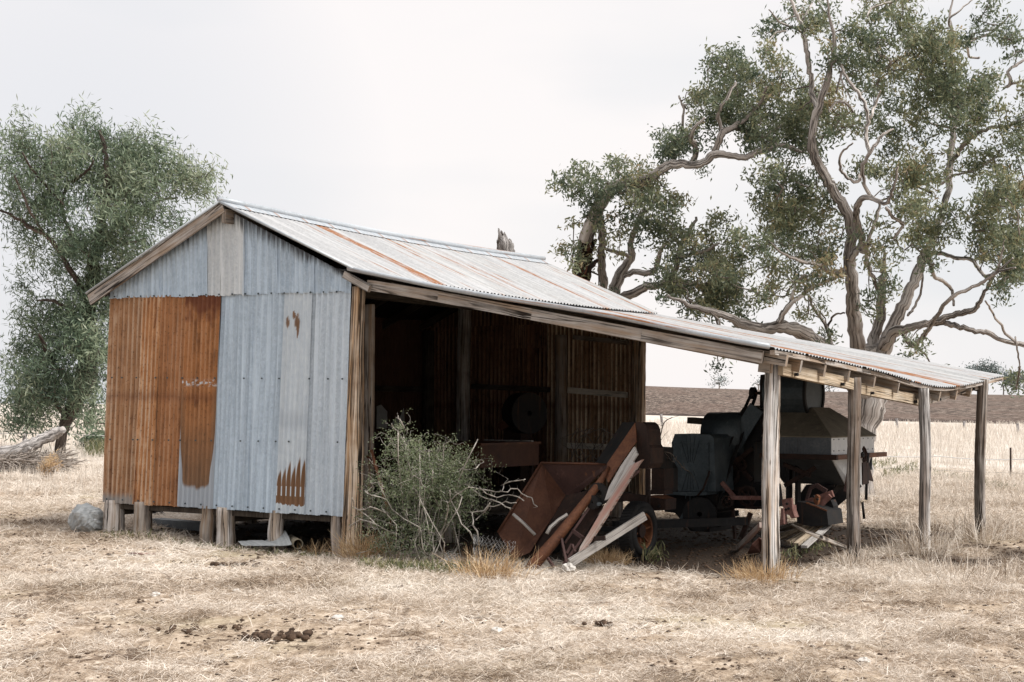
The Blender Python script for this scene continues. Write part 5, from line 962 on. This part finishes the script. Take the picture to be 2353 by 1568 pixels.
t2.limb([(1425, 1080, 24), (1415, 860, 20), (1408, 700, 15), (1418, 645, 13), (1436, 612, 11), (1452, 590, 9), (1448, 560, 7), (1462, 520, 6), (1480, 480, 4)], D1+.8, D1); t2.limb([(1412, 690, 9), (1445, 680, 11), (1480, 660, 10), (1515, 655, 9), (1540, 640, 8), (1555, 610, 7), (1562, 570, 6), (1580, 540, 5), (1600, 500, 3)], D1+.8, D1-.6); t2.limb([(1420, 640, 8), (1455, 625, 7), (1485, 628, 7), (1508, 615, 6), (1515, 580, 5), (1530, 560, 4)], D1+.7, D1); t2.limb([(1450, 590, 5), (1425, 582, 5), (1400, 575, 4), (1378, 562, 3)], D1+.4, D1+.3); t2.limb([(1545, 640, 7), (1580, 648, 6), (1610, 655, 5), (1650, 640, 4)], D1, D1-.5); t2.limb([(1560, 590, 5), (1590, 585, 5), (1625, 575, 4), (1650, 560, 3)], D1-.3, D1-.8)
t2.grow([(1340, 420, 50, 46, 1.3), (1330, 455, 35, 35), (1410, 400, 55, 28, 1.1), (1480, 402, 60, 22), (1290, 590, 32, 32), (1320, 575, 18, 40, .5), (1450, 470, 55, 40, .8), (1500, 460, 50, 40), (1470, 530, 65, 55, .8), (1540, 480, 60, 50), (1580, 540, 70, 60), (1630, 590, 60, 55), (1660, 620, 60, 45), (1600, 660, 80, 35, 1.2), (1550, 700, 55, 28, .8), (1680, 680, 50, 40), (1640, 700, 70, 35), (1352, 650, 26, 22, .8), (1395, 655, 30, 22, .6), (1430, 560, 40, 45, .7), (1520, 600, 40, 40, .6),
         (1540, 300, 45, 45), (1520, 330, 35, 30), (1600, 215, 38, 38), (1640, 240, 50, 55), (1600, 290, 50, 40, .8), (1700, 200, 55, 55), (1750, 250, 60, 55), (1700, 270, 65, 45), (1800, 230, 60, 50), (1660, 160, 45, 45), (1700, 150, 40, 50), (1780, 305, 60, 35, 1.2), (1560, 345, 30, 28, .7), (1850, 310, 55, 45, 1.2), (1575, 392, 25, 15, .5)], D1-.8, 1.1, 520, 62, .10, droop=.6, tone=(.48, .17))
ck.mb.build('burnt_trunk', M['char'], t2.root, True)['label'] = 'burnt black lower trunk'
t2.finish(M['gum'], M['gumtw'], M['lgum'], .105, .034)
# ---------------- splintered dead trunk behind the ridge
D2 = 30.; dt = Tree(thing('dead_tree_stump', 'splintered grey top of a dead trunk poking up behind the ridge', 'dead tree', Vector((PD(1165, 900, D2).x, D2, 0))))
dt.limb([(1168, 1060, 30), (1166, 800, 25), (1164, 620, 20), (1163, 580, 19), (1160, 560, 15), (1155, 545, 9)], D2, D2, seg=12, wob=.2)
for P_ in ([(1152, 575, 9), (1150, 548, 6), (1146, 526, 1.5)], [(1160, 565, 9), (1157, 545, 6), (1152, 531, 2)], [(1166, 570, 9), (1162, 548, 5), (1159, 534, 1.5)], [(1172, 575, 8), (1173, 560, 5), (1171, 550, 2)], [(1146, 580, 5), (1144, 566, 3), (1142, 552, 1)]): dt.limb(P_, D2, D2, seg=7, wob=.25)
dt.mb.build('trunk', M['dead'], dt.root, True)
# ---------------- feathery tree left of the shed
D3 = 47.; t3 = Tree(thing('feathery_tree', 'tall feathery green tree with a dark leaning trunk left of the shed', 'tree', G(138, 1037)))
for P_, a_, b_ in (([(136, 1040, 15), (142, 1000, 13), (155, 960, 16), (178, 915, 22), (196, 865, 26), (203, 810, 23), (202, 760, 21), (205, 700, 18), (210, 640, 16), (218, 590, 14), (232, 530, 12), (243, 470, 10), (245, 410, 8), (240, 350, 6), (230, 300, 4)], 0, 0), ([(205, 720, 13), (185, 660, 12), (160, 620, 11), (135, 575, 10), (105, 540, 9), (65, 520, 8), (25, 495, 5), (-10, 480, 4)], 0, -2), ([(217, 600, 10), (190, 565, 9), (165, 540, 8), (148, 500, 7), (142, 460, 6), (160, 420, 6), (195, 400, 5), (215, 370, 3)], 0, -1.5), ([(222, 600, 9), (250, 545, 8), (285, 500, 7), (330, 480, 6), (370, 460, 5), (410, 455, 3)], 0, 1), ([(243, 450, 7), (275, 400, 6), (300, 350, 5), (320, 310, 3)], 0, 1.5), ([(145, 470, 5), (110, 430, 5), (80, 400, 4), (50, 350, 3)], -1.5, -2), ([(105, 542, 6), (70, 490, 5), (50, 440, 4), (30, 400, 3)], -1, -2.5), ([(200, 850, 14), (230, 815, 12), (262, 800, 9), (300, 790, 6)], 0, 1), ([(185, 900, 14), (140, 860, 10), (110, 810, 8), (90, 770, 5)], 0, -2), ([(200, 780, 10), (165, 720, 8), (125, 695, 6), (90, 690, 4)], 0, -1.5), ([(240, 560, 7), (290, 560, 6), (330, 550, 4)], 0, .5), ([(150, 960, 9), (120, 920, 7), (80, 900, 5)], 0, -1)): t3.limb(P_, D3+a_, D3+b_, rs=(.9 if len(P_) > 13 else .62), seg=9)
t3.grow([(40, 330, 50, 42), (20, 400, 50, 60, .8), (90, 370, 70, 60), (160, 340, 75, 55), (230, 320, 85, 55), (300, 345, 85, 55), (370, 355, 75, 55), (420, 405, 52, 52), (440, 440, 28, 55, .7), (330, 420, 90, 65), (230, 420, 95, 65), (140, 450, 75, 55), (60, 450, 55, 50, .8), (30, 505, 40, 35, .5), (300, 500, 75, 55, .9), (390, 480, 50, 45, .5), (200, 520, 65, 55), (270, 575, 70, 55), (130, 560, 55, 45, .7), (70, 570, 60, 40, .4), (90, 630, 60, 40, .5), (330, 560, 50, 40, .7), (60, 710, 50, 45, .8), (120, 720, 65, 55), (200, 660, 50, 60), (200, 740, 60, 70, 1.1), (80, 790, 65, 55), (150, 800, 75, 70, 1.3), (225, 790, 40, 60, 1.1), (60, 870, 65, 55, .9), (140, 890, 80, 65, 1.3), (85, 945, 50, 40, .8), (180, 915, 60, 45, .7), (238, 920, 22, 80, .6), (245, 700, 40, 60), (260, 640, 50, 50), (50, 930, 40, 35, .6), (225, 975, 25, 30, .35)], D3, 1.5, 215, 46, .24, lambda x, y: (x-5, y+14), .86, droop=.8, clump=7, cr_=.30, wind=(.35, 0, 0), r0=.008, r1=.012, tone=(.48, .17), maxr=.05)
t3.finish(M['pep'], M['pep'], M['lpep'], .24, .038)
# ---------------- bleached log, brush pile and dry bushes on the left
lg = Tree(thing('fallen_log', 'bleached white fallen log lying on the brush pile at the left edge', 'log', G(70, 1075)))
lg.limb([(-60, 1046, 16), (0, 1042, 15.5), (40, 1036, 15), (75, 1022, 14.5), (110, 1005, 13), (132, 994, 12), (144, 988, 8)], 36, 35, seg=14, wob=.12); lg.limb([(70, 1030, 9), (58, 1012, 6), (56, 1000, 2)], 35.4, 35.2, seg=7); lg.mb.build('log', M['log'], lg.root, True)
mb = MB()
for i in range(620):
    u, v = random.gauss(40, 55), 1050 + abs(random.gauss(0, 1))*18; u = min(u, 135); v = min(v, 1085-max(0, u-70)*.2); d = random.uniform(33.6, 36); p = PD(u, v, d); an = random.gauss(0, .9); ln = random.uniform(.25, 1.0)*.8
    q = p + Vector((math.cos(an)*ln, random.uniform(-.3, .3), math.sin(an)*ln*.45)); p.z = max(p.z, .01); q.z = max(q.z, .01); mid = p.lerp(q, .5)+Vector((random.gauss(0, .05), 0, random.gauss(0, .05))); mb.tube([p, mid, q], [random.uniform(.006, .02), .012, .004], 4, cap=False)
o = mb.build('brush_pile', M['brush'], None, True); tag(o, 'pile of pale dead sticks heaped under the white log at the left edge', 'brush pile')
def bush(name, u, v, ru, rv, d, n, lf, label, m, tm, nl=22, per=60, cl=.06, lw=.006, ll=.1, group=None):
    g_ = G(u, v+rv); b = Tree(thing(name, label, 'bush', g_, group)); d = g_.y
    for i in range(n): b.limb([(u+random.gauss(0, ru*.12), v+rv, .8), (u+random.gauss(0, ru*.3), v+rv*.3, .6), (u+random.gauss(0, ru*.6), v-rv*random.uniform(.2, .8), .3)], d, d+random.uniform(-.2, .2), seg=4)
    b.grow([(u, v, ru, rv)], d, .05, per, nl, cl, droop=-.2, clump=4, cr_=.03, r0=.003, r1=.004, tone=(.45, .25), maxr=.01); b.finish(tm, tm, m, ll, lw, 'stems', 'foliage', 'twigs')
bush('dry_bush', 112, 1078, 26, 24, 30, 8, 0, 'round brown dry bush in front of the brush pile', M['strawo'], M['brush'], ll=.14, lw=.010)
bush('green_bush', 222, 1012, 24, 20, 45, 6, 0, 'small green bush between the feathery tree and the shed wall', M['lpep'], M['pep'], ll=.2, lw=.06, cl=.15, per=30)
# ---------------- thorn bush in front of the open side
tb = Tree(thing('thorn_bush', 'grey green thorny bush with bare white twigs, growing in front of the dark opening', 'bush', G(975, 1296)))
DS = 15.55
for i in range(24):
    bu = random.gauss(975, 38); tu, tv = random.choice([(915, 985), (930, 1010), (960, 1030), (990, 1045), (1030, 1040), (1060, 1055), (1080, 1075), (900, 1080), (880, 1120), (1000, 1080), (950, 1070), (1085, 1110), (880, 1160), (1060, 1120), (870, 1200), (1080, 1150)]); tu += random.gauss(0, 14); tv += random.gauss(0, 14)
    P_ = [(bu, 1296, 2.6)]
    for q in (.2, .4, .6, .8, 1.): P_.append((bu+(tu-bu)*q**1.4+random.gauss(0, 9), 1296+(tv-1296)*q+random.gauss(0, 7), 2.6-1.9*q))
    tb.limb(P_, DS+random.uniform(-.2, .25), DS+random.uniform(-.4, .5), rs=.42, seg=5, wob=.1, k=1)
for P_ in ([(1030, 1160, 2.6), (1075, 1122, 2.2), (1110, 1122, 2.), (1140, 1130, 1.7), (1165, 1128, 1.5), (1190, 1128, 1.3), (1210, 1140, 1.2), (1225, 1146, 1.), (1232, 1160, .8)], [(1100, 1122, 1.5), (1130, 1140, 1.4), (1160, 1140, 1.2), (1180, 1135, .9), (1205, 1150, .7)], [(1155, 1130, 1.2), (1158, 1112, 1.), (1175, 1106, .8), (1200, 1104, .7), (1212, 1099, .5)], [(1085, 1125, 1.5), (1100, 1140, 1.2), (1130, 1150, 1.), (1165, 1162, .7), (1172, 1172, .5)], [(1098, 1240, 3.2), (1090, 1205, 2.8), (1083, 1180, 2.6), (1110, 1170, 2.6), (1135, 1158, 2.4), (1160, 1155, 2.), (1185, 1157, 1.6)], [(1094, 1195, 1.8), (1115, 1178, 1.6), (1128, 1155, 1.)], [(1090, 1250, 3), (1062, 1205, 2.8), (1042, 1165, 2.4), (1030, 1130, 1.8)], [(1000, 1275, 2.4), (1015, 1230, 2.2), (1025, 1180, 2.), (1030, 1150, 1.5)], [(985, 1230, 2.2), (978, 1180, 2.1), (965, 1120, 2.), (955, 1090, 1.4)],
           [(860, 1200, 1.6), (835, 1176, 1.5), (815, 1165, 1.2), (808, 1145, .8)], [(905, 1225, 1.6), (860, 1205, 1.3), (830, 1195, 1.), (805, 1208, .7)], [(890, 1150, 1.4), (855, 1140, 1.1), (840, 1128, .8)], [(890, 1180, 1.4), (850, 1165, 1.), (820, 1175, .7)], [(1060, 1080, 1.2), (1090, 1075, 1.), (1112, 1062, .7)], [(915, 1000, 1.2), (905, 985, 1.), (898, 972, .7)], [(925, 990, 1.2), (922, 970, .9), (912, 957, .6)]):
    pts = tb.limb([(x+random.gauss(0, 2.2), y+random.gauss(0, 2.2), r) for x, y, r in [tuple(a+(b-a)*q for a, b in zip(P_[i], P_[i+1])) for i in range(len(P_)-1) for q in (0, .5)]+[P_[-1]]], DS-.3, DS-.5, rs=.62, seg=5, wob=.12, k=1)
    for p in pts[2:]:
        if random.random() < .85: q = p + Vector((random.gauss(0, .022), random.gauss(0, .01), random.gauss(0, .022))); tb.mb.tube([p, q], [.0022, .0008], 3, cap=False)
SB = [(922, 990, 22, 26, .6), (935, 1028, 48, 40, .8), (990, 1062, 75, 50), (1045, 1065, 50, 42, .9), (960, 1120, 95, 65), (1040, 1125, 62, 55), (960, 1190, 105, 55, .8), (945, 1250, 95, 40, .6), (1050, 1180, 45, 55, .4), (890, 1140, 40, 60, .5), (1000, 1090, 60, 60, .7)]
tb.grow(SB, DS, .15, 40, 9, .032, droop=-.2, r0=.0021, r1=.007, twseg=3, tone=(.5, .22), wig=.35, maxr=.006, clump=6, cr_=.07)
tb.finish(M['twig'], M['twig'], M['lshr'], .024, .012, 'branches', 'foliage', 'twigs')
# dead vine twigs at the opening and beside the engine cover
def vine(name, pl, label, r=.0022):
    t_ = Tree(thing(name, label, 'twigs', pl[0][2]));
    for P_, d, _ in pl:
        pts = t_.limb([(x, y, .7) for x, y in P_], d, d, seg=4)
        for p in pts:
            if random.random() < .6: q = p + Vector((random.gauss(0, .07), random.gauss(0, .04), random.gauss(0, .07))); t_.mb.tube([p, p.lerp(q, .5)+Vector((0, 0, .01)), q], [r, r, r*.5], 3, cap=False)
    t_.mb.build('stems', M['gumtw'], t_.root, True)
vine('dead_vine', [([(x0, 1062), (x0+random.gauss(0, 12), 1040), (x0+random.gauss(10, 18), 1010), (x0+random.gauss(15, 22), 985)], 20.6, onB(1330, 1070, 5.)) for x0 in range(1305, 1400, 7)], 'dead vine twigs climbing the lit back wall of the shed')
vine('wiry_weed', [([(1506, 1062), (1510, 1035), (1518, 1000), (1527, 970), (1545, 960)], 17.2, onB(1506, 1070, 2.2)), ([(1508, 1062), (1500, 1040), (1515, 1020)], 17.2, None), ([(1510, 1040), (1540, 1042), (1570, 1075), (1585, 1085)], 17.2, None), ([(1505, 1060), (1495, 1030), (1520, 1010)], 17.2, None), ([(1508, 1050), (1530, 1055), (1550, 1062)], 17.2, None)], 'wiry dry weed stems left of the slate blue engine cover')
# ---------------- fence and far trees
fn = thing('paddock_fence', 'white tape fence on thin steel pickets along the edge of the paddock', 'fence', G(2322, 1098))
pk = G(2322.5, 1098); dl_ = G(1500, 1080); P0, P1, P2 = PD(-120, 990, 50), PD(1500, 1029, 46), PD(2600, 1062, 34)
mb = MB()
for p, q in ((P0, P1), (P1, P2)):
    n = 24; pts = [p.lerp(q, i/n)-UP*.05*math.sin(math.pi*((i/n*6) % 1)) for i in range(n+1)]; mb.tube(pts, .012, 5)
mb.build('tape', M['white'], fn, True)
mb = MB(); mb.tube([P1-UP*.35, P2-UP*.35], .005, 4); mb.build('wire', M['wire'], fn)
mb = MB(); t_ = CAM+ray(2322, 1029)*(pk.y/ray(2322, 1029).y); mb.beam(pk-UP*.2, t_, .035, .035); mb.build('picket', M['rustd'], fn)
for q in (.12, .3, .5, .72, .92):
    p = P0.lerp(P1, q); mb = MB(); mb.beam(Vector((p.x, p.y, -.1)), p+UP*.05, .03, .03); mb.build('picket', M['wire'], fn)
for i, (u, v0, v1) in enumerate(((1953, 977, 958), (2217, 992, 968), (2062, 985, 962), (2340, 1000, 973), (1860, 975, 955), (1521, 968, 952))):
    p = G(u, min(v0, 1000)); p = PD(u, v0, min(p.y, 110.)); tp_ = PD(u-2, v1, p.y); mb = MB(); mb.tube([p-UP*1., p, tp_], 3.*px(p.y), 6); o = mb.build('field_post', M['dead'], None, True)
    tag(o, ['slim grey field post left of the third lean-to post', 'slim grey field post right of the rearmost lean-to post', 'slim grey field post between the second and third lean-to posts', 'slim grey field post nearest the right edge', 'slim grey field post behind the harvester', 'slim grey field post behind the elevator head'][i], 'post', 'slim posts along the ploughed field')
def fartree(u, vtop, vbase, ru, label, d=520., n=1.):
    root = thing('distant_tree', label, 'tree', PD(u, vbase, d), 'distant trees on the skyline'); t_ = Tree(root); h = vbase-vtop
    t_.limb([(u, vbase+6, 1.6), (u+1, vbase-h*.3, 1.3), (u-1, vtop+h*.35, 1.)], d, d, seg=5); t_.limb([(u, vbase-h*.35, 1.), (u+ru*.4, vtop+h*.3, .6)], d, d, seg=4); t_.limb([(u, vbase-h*.35, 1.), (u-ru*.5, vtop+h*.32, .6)], d, d, seg=4)
    t_.grow([(u-ru*.5, vtop+h*.22, ru*.5, h*.14, n), (u+ru*.45, vtop+h*.2, ru*.55, h*.15, n), (u, vtop+h*.14, ru*.6, h*.14, n)], d, 3, 14, 14, 1.0, r0=.06, r1=.03, tone=(.5, .3), maxr=.2, clump=4, cr_=.7); t_.finish(M['gumtw'], M['gumtw'], M['ldist'], .8, .35)
for a_ in ((2255, 838, 905, 40, 'round grey distant tree above the rearmost lean-to post'), (2305, 858, 908, 26, 'pale distant tree left of the hanging dark foliage'), (2340, 862, 910, 24, 'pale distant tree nearest the right edge'), (1652, 872, 890, 17, 'tiny distant tree on the skyline left of the nearest lean-to post'), (1742, 876, 892, 11, 'tiny distant tree half hidden by the harvester pulley'), (1905, 886, 898, 16, 'tiny distant tree right of the harvester drum'), (2215, 862, 903, 16, 'slim distant tree left of the round grey one')): fartree(*a_)
